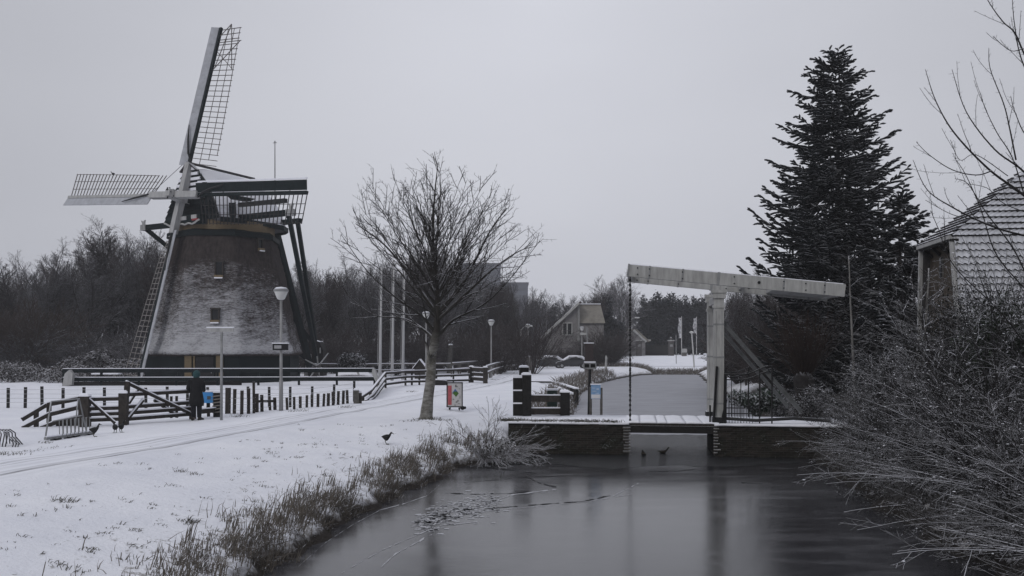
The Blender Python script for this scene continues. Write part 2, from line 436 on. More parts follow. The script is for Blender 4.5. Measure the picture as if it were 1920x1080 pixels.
def path_mat():
    m, n, b = new_mat('tracked_snow')
    uv = n.nodes.new('ShaderNodeUVMap'); sx = n.nodes.new('ShaderNodeSeparateXYZ'); n.links.new(uv.outputs[0], sx.inputs[0])
    mpn = n.nodes.new('ShaderNodeMapping'); mpn.inputs['Scale'].default_value = (7, 0.35, 1); n.links.new(uv.outputs[0], mpn.inputs[0])
    st = noise_node(n, 1.0, 6, 0.7, mpn.outputs[0]); fine = noise_node(n, 9, 6, 0.7); big = noise_node(n, 0.55, 4, 0.6)
    c = mixc(n, rng_node(n, big, 0.3, 0.7), (0.74, 0.755, 0.82), (0.84, 0.85, 0.90))
    wob = math_node(n, 'MULTIPLY', math_node(n, 'SUBTRACT', noise_node(n, 0.5, 2), 0.5), 0.35)
    tot = None
    for u0, wd, k in ((0.0, 0.14, 1.0), (-0.20, 0.14, 0.6), (-0.62, 0.22, 0.22), (-0.95, 0.10, 0.45), (-1.25, 0.16, 0.6), (-1.62, 0.10, 0.35), (0.3, 0.2, 0.18)):
        d = math_node(n, 'ABSOLUTE', math_node(n, 'SUBTRACT', math_node(n, 'ADD', sx.outputs[0], wob), u0))
        q = math_node(n, 'MULTIPLY', rng_node(n, d, wd, wd * 0.25, smooth=True), k)
        tot = q if tot is None else math_node(n, 'MAXIMUM', tot, q)
    tot = math_node(n, 'MULTIPLY', tot, rng_node(n, st, 0.3, 0.62))
    c = mixc(n, math_node(n, 'MULTIPLY', tot, 0.95), c, (0.20, 0.20, 0.22))
    n.links.new(c, b.inputs['Base Color']); b.inputs['Roughness'].default_value = 0.9; b.inputs['Specular IOR Level'].default_value = 0.15
    bp = n.nodes.new('ShaderNodeBump'); bp.inputs['Strength'].default_value = 0.5; bp.inputs['Distance'].default_value = 0.05
    n.links.new(math_node(n, 'SUBTRACT', fine, math_node(n, 'MULTIPLY', tot, 0.8)), bp.inputs['Height']); n.links.new(bp.outputs[0], b.inputs['Normal'])
    return m
po = struct('path', pth, path_mat(), True)
ul = po.data.uv_layers.new(name='UVMap')
for lp in po.data.loops: ul.data[lp.index].uv = uvs[lp.vertex_index]
# ------------------------------------------------------------------ shared materials
DGREEN = M('tarred_green', (0.0055, 0.010, 0.0115), 0.65, 0.3, 4, snow=0.9, st=(0.6, 0.9), samp=0.15, spec=.12, bump=0.3, bscale=8, stretch=(6, 6, 0.7))
DBEAM = M('green_beam', (0.007, 0.013, 0.0145), 0.6, 0.3, 4, snow=0.9, st=(0.6, 0.9), samp=0.15, spec=.15)
WPAINT = M('white_paint', (0.36, 0.36, 0.355), 0.6, 0.22, 2.2, stretch=(4, 4, .7), snow=0.6, st=(0.6, 0.95), samp=0.1, bump=0.15, bscale=12)
WPAINT2 = M('weathered_white_paint', (0.34, 0.34, 0.34), 0.6, 0.2, 2.0, snow=0.9, st=(0.6, 0.95), samp=0.2, bump=0.2, bscale=9, stretch=(3, 3, 0.6))
OCHRE = M('ochre_wood', (0.150, 0.112, 0.065), 0.7, 0.2, 3, bump=0.2, stretch=(1, 1, 5))
WOOD = M('old_wood', (0.035, 0.030, 0.027), 0.85, 0.45, 7, snow=0.95, st=(0.45, 0.85), samp=0.25, bump=0.5, bscale=14, stretch=(1.5, 1.5, 1.0))
BWOOD = M('black_wood', (0.012, 0.011, 0.011), 0.8, 0.5, 7, snow=0.95, st=(0.5, 0.9), samp=0.25, bump=0.5, bscale=14)
GWOOD = M('grey_wood', (0.10, 0.095, 0.09), 0.85, 0.35, 7, snow=0.95, st=(0.5, 0.9), samp=0.25, bump=0.4, bscale=14)
BARS = M('sail_lath', (0.11, 0.098, 0.092), 0.8, 0.3, 5, snow=0.8, st=(0.5, 0.9), samp=0.2)
FROSTED = M('frosted_board', (0.36, 0.37, 0.40), 0.8, 0.16, 2.5, bump=0.25, bscale=6)
GREY = M('galvanised', (0.24, 0.245, 0.25), 0.5, 0.2, 4, snow=0.7, st=(0.6, 0.9), samp=0.1)
GLASS = M('dark_glass', (0.010, 0.011, 0.013), 0.12, 0.2, 2, spec=0.5)
SNOWM = M('lying_snow', SNOW, 0.9, 0.04, 3, bump=0.4, bscale=9, spec=0.15)
RED = M('red_paint', (0.22, 0.03, 0.035), 0.6, 0.2, 5)
IRON = M('black_iron', (0.010, 0.010, 0.011), 0.5, 0.3, 8, snow=0.8, st=(0.6, 0.95), samp=0.1)
CHAINM = M('chain_iron', (0.012, 0.012, 0.013), 0.6, 0.4, 20, snow=0.5, st=(0.5, 0.9))
BLUE = M('blue_enamel', (0.06, 0.27, 0.62), 0.45, 0.08, 3)

# ------------------------------------------------------------------ windmill
MC = V((-22.2, 66.0, 1.1))
mill = thing('windmill', 'thatched octagonal windmill with four lattice sails, snow on its flared skirt', 'windmill', MC)
COR = [R(28.3 + 45 * k) for k in range(8)]
def oct_pt(rad, z, k): return V((MC.x + rad * math.sin(COR[k % 8]), MC.y - rad * math.cos(COR[k % 8]), z))
mb = MB()
mb.loft([[oct_pt(5.72, 0.6, k) for k in range(8)], [oct_pt(5.72, 3.3, k) for k in range(8)]])
mb.build('base_wall', DGREEN, mill)
PROF = [(3.02, 5.75), (3.14, 6.04), (3.3, 6.06), (3.8, 5.82), (4.5, 5.60), (5.5, 5.39), (6.4, 5.24), (7.2, 5.10), (8.2, 4.92), (9.2, 4.72), (10.4, 4.42), (11.4, 4.18), (12.25, 4.0)]
def pr(z): return float(np.interp(z, [a for a, b in PROF], [b for a, b in PROF]))
def thatch_mat():
    m, n, b = new_mat('snowy_thatch')
    g_ = n.nodes.new('ShaderNodeNewGeometry'); sx = n.nodes.new('ShaderNodeSeparateXYZ'); n.links.new(g_.outputs['Normal'], sx.inputs[0])
    pz = n.nodes.new('ShaderNodeSeparateXYZ'); n.links.new(g_.outputs['Position'], pz.inputs[0])
    mpn = n.nodes.new('ShaderNodeMapping'); mpn.inputs['Scale'].default_value = (1, 1, 0.35); n.links.new(g_.outputs['Position'], mpn.inputs[0])
    k = noise_node(n, 5, 6, 0.65, mpn.outputs[0])
    c = mixc(n, rng_node(n, k, 0.3, 0.7), (0.021, 0.0175, 0.0175), (0.062, 0.051, 0.049))
    mps = n.nodes.new('ShaderNodeMapping'); mps.inputs['Scale'].default_value = (.8, .8, 3.2); n.links.new(g_.outputs['Position'], mps.inputs[0])
    big = noise_node(n, 0.55, 4, 0.6); fine = noise_node(n, 4.2, 6, 0.85, mps.outputs[0])
    # snow blown against the flank that faces the weather and caught on the flaring skirt
    wd = math_node(n, 'ADD', math_node(n, 'MULTIPLY', sx.outputs[0], 0.04), math_node(n, 'MULTIPLY', sx.outputs[1], -0.50))
    skirt = rng_node(n, pz.outputs[2], 10.4, 3.2, 0.0, 0.64)
    a = math_node(n, 'ADD', math_node(n, 'ADD', math_node(n, 'MULTIPLY', sx.outputs[2], 0.55), wd), skirt)
    a = math_node(n, 'ADD', a, math_node(n, 'MULTIPLY', math_node(n, 'SUBTRACT', fine, 0.5), 2.3))
    a = math_node(n, 'ADD', a, math_node(n, 'MULTIPLY', math_node(n, 'SUBTRACT', big, 0.5), 0.75))
    hgt = rng_node(n, pz.outputs[2], 11.0, 9.5, -0.5, 0.0)
    a = math_node(n, 'ADD', a, hgt)
    c = mixc(n, math_node(n, 'MULTIPLY', rng_node(n, a, 0.62, 1.25), 0.62), c, (0.62, 0.63, 0.67))
    n.links.new(c, b.inputs['Base Color']); b.inputs['Roughness'].default_value = 0.95; b.inputs['Specular IOR Level'].default_value = 0.1
    bp = n.nodes.new('ShaderNodeBump'); bp.inputs['Strength'].default_value = 0.6; bp.inputs['Distance'].default_value = 0.08
    n.links.new(noise_node(n, 9, 5, 0.7), bp.inputs['Height']); n.links.new(bp.outputs[0], b.inputs['Normal'])
    return m
mb = MB(); NC = 16; zs = [3.02, 3.08, 3.14, 3.22, 3.3] + [lerp(3.42, 12.25, i / 80) for i in range(81)]; rings = []
for z in zs:
    ring = []
    for k in range(8):
        for c in range(NC):
            t = c / NC; rr = pr(z); p = oct_pt(rr, z, k).lerp(oct_pt(rr, z, k + 1), t)
            d = (p - V((MC.x, MC.y, z))); L = d.length
            rnd = 0.05 * (1 - abs(2 * t - 1) ** 6)        # the hips are a little rounded
            nn = noise.noise(p * 1.1) * 0.07 + noise.noise(V((p.x * 2.2, p.y * 2.2, p.z * 5.0))) * 0.06
            q = p + d / L * (nn * (1 if z > 3.3 else 0.4) - 0.05 + rnd)
            ring.append(q)
    rings.append(ring)
mb.loft(rings); mb.build('thatched_body', thatch_mat(), mill, True)
FA = [COR[k] - R(22.5) for k in range(8)]              # outward direction of each face, measured from -Y towards +X
def face(a, u, z, outw=0.0, rad=None):
    rr = (rad if rad else pr(z)) * math.cos(R(22.5)) + outw
    return V((MC.x + rr * math.sin(a) + u * math.cos(a), MC.y - rr * math.cos(a) + u * math.sin(a), z))
A0 = FA[0]; A1 = FA[1]                                  # the face in the middle, the face to its right
def mill_window(a, u, z, w_, h_, shutter):
    t = V((math.cos(a), math.sin(a), 0)); nrm = V((math.sin(a), -math.cos(a), 0)); c = face(a, u, z, 0.06)
    f = MB()
    for s_ in (-1, 1): f.obox(c + t * s_ * (w_ / 2 + .03), t * .04, nrm * .14, V((0, 0, h_ / 2 + .06)))
    f.obox(c + V((0, 0, h_ / 2 + .06)), t * (w_ / 2 + .12), nrm * .18, V((0, 0, .05)))
    fo = f.build('window', WOOD, mill)
    MB().obox(c, t * w_ / 2, nrm * .05, V((0, 0, h_ / 2))).build('pane', GLASS, fo)
    if shutter:
        s1 = face(a, u, z - h_ / 2 - .1, .16)
        MB().obox(s1, t * (w_ / 2 + .08), nrm * .12, V((0, 0, .10))).build('sill', OCHRE, fo)
        s2 = face(a, u, z - h_ / 2 - .28, .16)
        MB().obox(s2 + V((0, 0, .1)), t * (w_ / 2 + .06), nrm * .12 + V((0, 0, -.03)), V((0, 0, .04))).build('snow_cap', SNOWM, fo)
mill_window(A0, 0.60, 9.35, 0.46, 0.95, True)
mill_window(A0, 0.46, 6.0, 0.46, 0.75, True)
mill_window(A1, -0.45 + 0.9, 11.4, 0.3, 0.65, True)
# dark door between two ochre posts
for u in (-1.32, 0.85):
    MB().obox(face(A0, u, 2.05, 0.06, 5.72), V((math.cos(A0), math.sin(A0), 0)) * .24, V((math.sin(A0), -math.cos(A0), 0)) * .08, V((0, 0, 1.1))).build('door_post', OCHRE, mill)
dr = MB().obox(face(A0, -0.2, 2.0, 0.03, 5.72), V((math.cos(A0), math.sin(A0), 0)) * .6, V((math.sin(A0), -math.cos(A0), 0)) * .05, V((0, 0, 1.0))).build('door', M('door_dark', (0.012, 0.011, 0.013), 0.5), mill)
MB().obox(face(A0, 0.28, 1.95, 0.1, 5.72), V((math.cos(A0), math.sin(A0), 0)) * .03, V((math.sin(A0), -math.cos(A0), 0)) * .04, V((0, 0, .12))).build('handle', GREY, dr)
MB().obox(face(A0, -0.92, 2.05, 0.02, 5.72), V((math.cos(A0), math.sin(A0), 0)) * .06, V((math.sin(A0), -math.cos(A0), 0)) * .08, V((0, 0, 1.1))).build('door_jamb', OCHRE, mill)
# dark collar, ochre ring under the cap
mb = MB(); mb.loft([[oct_pt(r_, z, k) for k in range(8)] for r_, z in ((4.22, 11.82), (4.2, 12.2), (3.95, 12.34), (3.7, 12.38))]); mb.build('collar', M('bare_tarred_green', (0.0055, 0.010, 0.0115), .65, .3, 4, spec=.12), mill)
mb = MB(); mb.lathe([(3.72, 12.3), (3.72, 13.02)], (MC.x, MC.y, 0), 40); mb.build('ochre_ring', OCHRE, mill)
# the cap turns with the sails: F forward, U sideways
YAW, TILT, PHI = R(31), R(11.5), R(4.8)
Fv = V((-math.sin(YAW), -math.cos(YAW), 0)); Uv = V((math.cos(YAW), -math.sin(YAW), 0)); Zv = V((0, 0, 1))
C0 = V((MC.x, MC.y, 0))
def cap_pt(s_, u, z): return C0 + Fv * s_ + Uv * u + Zv * z
mb = MB(); rings = []
stations = [(-5.0, 0.5, 13.05, 14.2), (-4.7, 1.5, 13.0, 15.2), (-4.0, 2.5, 12.98, 16.1), (-2.8, 3.25, 12.95, 16.85), (-1.2, 3.55, 12.95, 17.1), (0.6, 3.5, 12.95, 17.15), (2.0, 3.2, 12.95, 17.1), (2.9, 2.9, 12.95, 16.9)]
CAPN = 21
for s_, hw, z0, z1 in stations:
    ring = []
    for j in range(CAPN):
        t = j / (CAPN - 1) * 2 - 1; at = abs(t)
        u = hw * (1 - (1 - at) ** 1.25) * (1.0 if at < .999 else 1) * (1 if t >= 0 else -1)
        zz = z0 + (z1 - z0) * (1 - at ** 1.55) ** 1.0
        ring.append(cap_pt(s_, u, zz))
    ring.append(cap_pt(s_, hw * .95, z0 - .02)); ring.append(cap_pt(s_, -hw * .95, z0 - .02))
    rings.append(ring)
mb.loft(rings)
mb.build('cap', M('snowy_cap_boards', (0.10, 0.10, 0.105), 0.8, 0.3, 6, snow=0.8, st=(-0.1, 0.45), samp=0.3, sscale=5, bump=0.3, bscale=7), mill, False)
# boarded gable at the front with snow on each lap
mb = MB(); sn = MB(); s_, hw, z0, z1 = stations[-1]
NB = 11
for i in range(NB):
    t0, t1 = i / NB, (i + 1) / NB
    za, zb = lerp(z0 + .1, z1 + .35, t0), lerp(z0 + .1, z1 + .35, t1)
    def wz(z):
        q = max(0, min(1, (z - z0) / (z1 + .35 - z0))); return hw * (1 - q) ** 0.72 + .12
    mb.prism([cap_pt(s_ + .16, -wz(za), za), cap_pt(s_ + .16, wz(za), za), cap_pt(s_ + .06, wz(zb), zb), cap_pt(s_ + .06, -wz(zb), zb)], Fv * .22)
    if i > 4: sn.bar(cap_pt(s_ + .36, -wz(zb) * .95, zb), cap_pt(s_ + .36, wz(zb) * .95, zb), .12, .2)
gb = mb.build('cap_gable', DGREEN, mill); sn.build('snow_ledge', SNOWM, gb)
mb = MB(); mb.bar(cap_pt(3.3, -.02, 17.32), cap_pt(-2.9, -.02, 17.2), .28, .12); mb.bar(cap_pt(3.35, 0, 17.35), cap_pt(3.3, -.9, 16.7), .3, .1); mb.bar(cap_pt(3.35, 0, 17.35), cap_pt(3.3, .9, 16.7), .3, .1)
mb.build('ridge_board', M('ridge_wood', (0.05, 0.048, 0.05), 0.8, snow=0.6, st=(.5, .9)), mill)
rim = [(s_, hw) for s_, hw, a_, b_ in stations]
for sd_ in (-1, 1):
    mb = MB()
    for i in range(len(rim) - 1):
        mb.bar(cap_pt(rim[i][0], sd_ * (rim[i][1] + .05), 13.0), cap_pt(rim[i + 1][0], sd_ * (rim[i + 1][1] + .05), 13.0), .22, .34)
    mb.build('cap_rim', DBEAM, mill)
# decorated beard under the windshaft: dark board, red and white fields, scalloped white edge
bd = MB().obox(cap_pt(3.55, 0, 13.0), Uv * 1.9, Fv * .36, Zv * .34).build('beard_board', DBEAM, mill)
mb = MB(); pts = []
for i in range(33):
    u = lerp(-1.95, 1.95, i / 32); pts.append(cap_pt(3.97, u, 12.62 + .10 * abs(math.sin(i / 32 * math.pi * 5)) + .28 * max(0, (abs(u) - 1.5) / .45)))
mb.tube(pts, .07, 5); mb.build('scalloped_edge', WPAINT, bd)
MB().obox(cap_pt(3.93, 1.35, 13.16), Uv * .28, Fv * .05, Zv * .14).build('white_field', WPAINT, bd)
MB().obox(cap_pt(3.93, 1.45, 12.95), Uv * .32, Fv * .05, Zv * .07).build('red_field', RED, bd)
MB().obox(cap_pt(3.93, .2, 13.12), Uv * .3, Fv * .05, Zv * .14).build('white_field', WPAINT2, bd)
# cross beams, their white tips and the braces down to the tail
ha, hb = cap_pt(1.25, -8.3, 13.35), cap_pt(1.25, 8.6, 13.25)
cb = MB().bar(ha, hb, .36, .4).build('cross_beam', DBEAM, mill)
for p, s1 in ((ha, 1), (hb, -1)):
    tp_ = MB(); tp_.bar(p - Uv * s1 * .02, p + Uv * s1 * .62, .42, .46); tp_.prism([p + Zv * .22 + Uv * s1 * .1, p + Zv * .62 + Uv * s1 * -.05, p + Zv * .5 + Uv * s1 * .2, p + Zv * .62 + Uv * s1 * .42, p + Zv * .22 + Uv * s1 * .34], Fv * .1)
    tp_.build('beam_tip', WPAINT, cb)
sa, sb = cap_pt(-3.4, -4.4, 13.55), cap_pt(-3.4, 4.6, 13.55)
MB().bar(sa, sb, .34, .38).build('cross_beam', DBEAM, mill)
tail = cap_pt(-9.3, 0.2, 1.9)
for p, q in ((cap_pt(1.25, 8.1, 13.1), tail + Uv * .5 + Zv * .6), (cap_pt(1.25, -7.8, 13.2), tail - Uv * .5 + Zv * .6), (sb - Uv * .3, tail + Zv * 2.4 + Uv * .3), (sa + Uv * .3, tail + Zv * 2.4 - Uv * .3)):
    MB().bar(p, q, .3, .34).build('tail_brace', DBEAM, mill)
MB().bar(cap_pt(-5.0, 0, 14.0), tail + V((0, 0, -.9)), .42, .46).build('tail_pole', DBEAM, mill)
MB().bar(cap_pt(1.4, 3.2, 14.2), cap_pt(1.4, 8.0, 14.1), .28, .3).build('side_beam', M('green_black', (0.016, 0.018, 0.02), .6, snow=.9, st=(.5, .9)), mill)
mb = MB(); mb.bar(cap_pt(1.8, 3.0, 12.95), cap_pt(2.1, 3.25, 14.3), .36, .5); mb.prism([cap_pt(2.6, 3.2, 14.75), cap_pt(.4, 3.35, 14.75), cap_pt(.9, 3.3, 14.5), cap_pt(2.2, 3.2, 14.5)], Uv * .5)
mb.build('cap_bracket', DBEAM, mill)
# winch wheel at the foot of the tail
hub = tail + Uv * .9 + Fv * .4 + Zv * .15
wh = MB(); wn = (Uv * .75 - Fv * .5 + V((0, -.5, 0))).normalized(); e1 = wn.cross(Zv).normalized(); e2 = e1.cross(wn)
wh.tube([hub - wn * .25, hub + wn * .25], .2, 10)
ww = wh.build('winch_wheel', GWOOD, mill)
sp = MB()
for k in range(6):
    a = k * math.pi / 3 + .35; d_ = e1 * math.cos(a) + e2 * math.sin(a)
    sp.tube([hub + wn * .1, hub + wn * .1 + d_ * 1.75], [.07, .045], 6)
sp.build('spoke', M('pale_wood', (0.34, 0.34, 0.33), .8, snow=.5), ww)
MB().bar(hub + V((0, 0, -1.2)) - Uv * .4, hub + V((0, 0, 0)) - Uv * .25, .5, .3).build('winch_post', GWOOD, mill)
MB().prism([tail + V((-.7, 0, -.7)) , tail + V((.1, 0, -.7)), tail + V((-.2, 0, 1.2)), tail + V((-.55, 0, 1.2))], V((0, .2, 0))).build('winch_board', WPAINT2, mill)
# wind shaft, hub and sails
N_ = V((Fv.x * math.cos(TILT), Fv.y * math.cos(TILT), math.sin(TILT)))
VV = V((-Fv.x * math.sin(TILT), -Fv.y * math.sin(TILT), math.cos(TILT)))
HUB = W(327, 366, 62.3)
mb = MB(); mb.tube([HUB - N_ * 3.2, HUB - N_ * .95], .42, 12)
wsft = mb.build('wind_shaft', DBEAM, mill)
mb = MB(); mb.bar(HUB - N_ * 1.15, HUB + N_ * .42, .62, .62); mb.bar(HUB + N_ * .4, HUB + N_ * .62, .5, .5); mb.build('shaft_head', WPAINT2, wsft)
for k in range(7):
    a = rg.random() * 6.28; q = HUB + N_ * rg.uniform(.25, .7) + Uv * .36 * math.cos(a) + VV * .36 * math.sin(a); MB().tube([q, q + V((rg.uniform(-.2, .2), 0, rg.uniform(-.25, .1)))], .05, 5).build('iron_wedge', IRON, wsft)
BL = 13.5
for k, th in enumerate((0, 90, 180, 270)):
    c_, s_ = math.cos(R(th) + PHI), math.sin(R(th) + PHI)
    d = VV * c_ + Uv * s_; s2 = Uv * c_ - VV * s_                      # along the blade, towards the lattice
    h0 = HUB if k % 2 else HUB - N_ * .62
    st = MB()
    st.bar(h0 - d * .1, h0 + d * 2.7, .46, .46, up=N_)
    so_ = st.build('sail', WPAINT2, mill)
    if k == 2: so_['label'] = 'lowest sail hanging in front of the thatch'
    mb = MB(); mb.bar(h0 + d * 2.7, h0 + d * BL, .22, .18, up=N_); mb.build('stock', WPAINT2 if k == 3 else DBEAM, so_)
    tw = lambda r_: R(lerp(22, 1.5, (r_ - 2.5) / (BL - 2.5)))
    def sp_(r_, x, off=0.0):                                           # point on the twisted sail surface
        a = tw(r_); return h0 + d * r_ + (s2 * math.cos(a) - N_ * math.sin(a)) * x + N_ * (off - .12)
    la = MB(); r0 = 2.75; nb = 26
    for i in range(nb + 1):
        r_ = lerp(r0, BL - .12, i / nb); la.bar(sp_(r_, -.25 if i in (nb - 4, 6) else .05), sp_(r_, 2.06), .035, .055, up=N_)
    for x in (.72, 1.38, 2.0):
        for i in range(nb):
            a_, b_ = lerp(r0, BL - .12, i / nb), lerp(r0, BL - .12, (i + 1) / nb)
            if x < .1 or i >= (0 if x < 1 else (1 if x < 1.5 else 2)) : la.bar(sp_(a_, x, .04), sp_(b_, x, .04), .035, .035, up=N_)
    if k == 0:
        for p, q in (((BL - 1.5, -.75), (BL + .2, 1.05)), ((BL + .2, 1.05), (BL - 3.4, 1.95)), ((BL - 1.2, 2.3), (BL - 3.4, .1)), ((BL - 1.2, -.8), (BL - 1.2, 2.4)), ((BL + .2, 1.05), (BL - 3.2, .25)), ((BL - 1.3, -.7), (BL - 3.3, 1.9))):
            la.bar(sp_(p[0], p[1], .1), sp_(q[0], q[1], .1), .045, .045, up=N_)
    la.build('sail_lattice', (M('dark_lath', (.028, .026, .027), .8, .3, 5) if k == 1 else BARS) if k != 2 else M('snowy_lath', (.26, .245, .235), .8, .3, 5), so_)
    lb = MB()
    for i in range(8):
        a_, b_ = lerp(2.5, BL, i / 8), lerp(2.5, BL, (i + 1) / 8); wd_ = .66 if k != 2 else .5
        fw = N_ * .26 - s2 * .80
        pa, pb = h0 + d * a_ - s2 * .16 + N_ * .05, h0 + d * (b_ - .012) - s2 * .16 + N_ * .05
        f2 = (fw.normalized() * wd_); nn = d.cross(fw).normalized() * .05
        lb.prism([pa, pb, pb + f2, pa + f2], nn)
    lb.build('leading_board', [FROSTED, DBEAM, FROSTED, FROSTED][k], so_)
    if k == 1:
        e_ = h0 + d * 2.7 - s2 * .16 + N_ * .06; f2 = (N_ * .26 - s2 * .8).normalized() * .70
        MB().bar(e_ + f2 + V((0, 0, .05)), h0 + d * BL - s2 * .16 + N_ * .06 + f2 + V((0, 0, .05)), .10, .09).build('snow_ridge', SNOWM, so_)
    # rolled sail cloth and its rope near the root
    rp = MB(); rp.tube([sp_(2.7, .2, .2), sp_(3.4, -.1, .32), sp_(4.4, -.35, .35), sp_(5.6, -.6, .32)], [.05, .075, .07, .03], 6); rp.build('rolled_cloth', IRON, so_)
mb = MB(); mb.tube([HUB + VV * 3.0 - N_ * .6, HUB - Uv * 3.4], .02, 4); mb.build('stay_rope', IRON, mill)
# vane pole behind the cap
vb = W(515.5, 352, 69.0); vt = W(515.5, 268, 69.0)
mb = MB(); mb.tube([vb - V((0, 0, 1.2)), vt], [.055, .035], 6); mb.bar(vt - V((.14, 0, 0)), vt + V((.14, 0, .02)), .05, .05); mb.tube([vt, vt + V((0, 0, .16))], .05, 6); mb.build('vane_pole', GREY, mill)

# ------------------------------------------------------------------ drawbridge
BP = V((6.95, 28.7, 0)); dv = V((.990, -.139, 0)).normalized(); ev = V((.139, .990, 0)).normalized()
def D(s_, w_, z): return BP + dv * s_ + ev * w_ + V((0, 0, z))
bridge = thing('drawbridge', 'white wooden drawbridge with its balance beams tilted over the canal', 'drawbridge', D(0, 1.25, 1.1))
def brick_mat():
    m, n, b = new_mat('dark_wet_brick')
    tcn = n.nodes.new('ShaderNodeTexCoord'); mpn = n.nodes.new('ShaderNodeMapping'); mpn.inputs['Rotation'].default_value = (R(90), 0, 0); n.links.new(tcn.outputs['Object'], mpn.inputs[0])
    bk = n.nodes.new('ShaderNodeTexBrick'); bk.inputs['Scale'].default_value = 1.0; bk.inputs['Brick Width'].default_value = 0.24; bk.inputs['Row Height'].default_value = 0.075; bk.inputs['Mortar Size'].default_value = 0.009
    bk.inputs['Color1'].default_value = (0.018, 0.016, 0.014, 1); bk.inputs['Color2'].default_value = (0.040, 0.032, 0.027, 1); bk.inputs['Mortar'].default_value = (0.045, 0.043, 0.040, 1)
    n.links.new(mpn.outputs[0], bk.inputs[0])
    s_ = noise_node(n, 2.2, 6, 0.7); s2 = noise_node(n, 22, 4, 0.7)
    c = mixc(n, rng_node(n, s_, .45, .7), bk.outputs[0], (0.014, 0.017, 0.011))
    c = mixc(n, math_node(n, 'MULTIPLY', rng_node(n, math_node(n, 'ADD', math_node(n, 'MULTIPLY', s_, .5), math_node(n, 'MULTIPLY', s2, .6)), .64, .70), .5), c, (.30, .31, .33))
    n.links.new(c, b.inputs['Base Color']); b.inputs['Roughness'].default_value = .8; b.inputs['Specular IOR Level'].default_value = .15
    bp = n.nodes.new('ShaderNodeBump'); bp.inputs['Strength'].default_value = .8; bp.inputs['Distance'].default_value = .03
    n.links.new(math_node(n, 'ADD', bk.outputs['Fac'], math_node(n, 'MULTIPLY', s2, -1.5)), bp.inputs['Height']); n.links.new(bp.outputs[0], b.inputs['Normal'])
    return m
BRK = brick_mat()
def abutment(s0, s1, label):
    """rough brick block standing in the water, its face uneven; snow lies on top"""
    mb = MB(); ns = max(8, int((s1 - s0) / .12)); nz_ = 14
    def ring_face(wf, sgn):
        k0 = len(mb.v)
        for j in range(nz_ + 1):
            for i in range(ns + 1):
                s_ = lerp(s0, s1, i / ns); z = lerp(-.6, 1.03, j / nz_)
                p = D(s_, wf, z); q = noise.noise(p * 1.5) * .07 + noise.noise(V((p.x * 5, p.y * 5, p.z * 12))) * .045
                mb.v.append(tuple(p + ev * sgn * q))
        for j in range(nz_):
            for i in range(ns):
                a = k0 + j * (ns + 1) + i; mb.f.append((a, a + 1, a + ns + 2, a + ns + 1)); mb.m.append(0)
        return k0
    a0 = ring_face(-.35, -1); b0 = ring_face(2.75, 1)
    for j in range(nz_):
        for e_ in (0, ns):
            p, q = a0 + j * (ns + 1) + e_, a0 + (j + 1) * (ns + 1) + e_; r_, t_ = b0 + j * (ns + 1) + e_, b0 + (j + 1) * (ns + 1) + e_
            mb.f.append((p, q, t_, r_)); mb.m.append(0)
    for i in range(ns):
        p, q = a0 + nz_ * (ns + 1) + i, a0 + nz_ * (ns + 1) + i + 1; r_, t_ = b0 + nz_ * (ns + 1) + i, b0 + nz_ * (ns + 1) + i + 1
        mb.f.append((p, q, t_, r_)); mb.m.append(0)
    o = mb.build('abutment', BRK, bridge); o['label'] = label
    sn = MB(); n = ns
    top = []; 
    for i in range(n + 1):
        s_ = lerp(s0 - .02, s1 + .02, i / n); e_ = noise.noise(V((s_ * 2.3, s0, 0))) * .06
        top.append((s_, -.42 + e_, 1.085 + .02 * noise.noise(V((s_ * 3, 1, 0)))))
    rings = [[D(s_, wf, 1.02), D(s_, wf, zz), D(s_, 2.8, zz + .01), D(s_, 2.8, 1.02)] for s_, wf, zz in top]
    sn.loft(rings); sn.build('snow_cover', SNOWM, o, True)
    if s0 > -1: 
        st_ = MB()
        for k in range(9): st_.bar(D(s0 - .05, -.36, .12 + k * .1), D(s0 + rg.uniform(.05, .2), -.38, .12 + k * .1), .1, .045)
    else:
        st_ = MB()
        for k in range(9): st_.bar(D(s1 + .06, -.36, .12 + k * .1), D(s1 - rg.uniform(.05, .2), -.38, .12 + k * .1), .1, .045)
    st_.build('snowy_toothing', GWOOD, o)
abutment(-7.1, -3.0, 'long dark brick landing on the path side')
abutment(-.15, 4.3, 'dark brick landing overgrown on the garden side')
mb = MB()
for k in range(12):
    s0_ = -3.06 + k * .245; mb.obox(D(s0_ + .12, 1.2, 1.03), dv * .117, ev * 1.45, V((0, 0, .04)))
dk = mb.build('deck', WOOD, bridge)
mb = MB()
cuts = [-3.1, -2.62, -2.05, -1.72, -1.1, -.55, .0]
for a_, b_ in zip(cuts[:-1], cuts[1:]):
    rr = []
    for i in range(7):
        s_ = lerp(a_ + .012, b_ - .012, i / 6); zt = 1.115 + .02 * math.sin(i / 6 * math.pi) + .012 * rg.random()
        rr.append([D(s_, -.3, 1.072), D(s_, -.29, zt - .01), D(s_, .3, zt), D(s_, 2.3, zt), D(s_, 2.62, zt - .01), D(s_, 2.64, 1.072)])
    mb.loft(rr)
mb.build('snow_cover', SNOWM, dk, True)
for w_ in (-.22, 2.6):
    MB().bar(D(-3.2, w_, .87), D(.1, w_, .87), .14, .24).build('deck_beam', BWOOD, bridge)
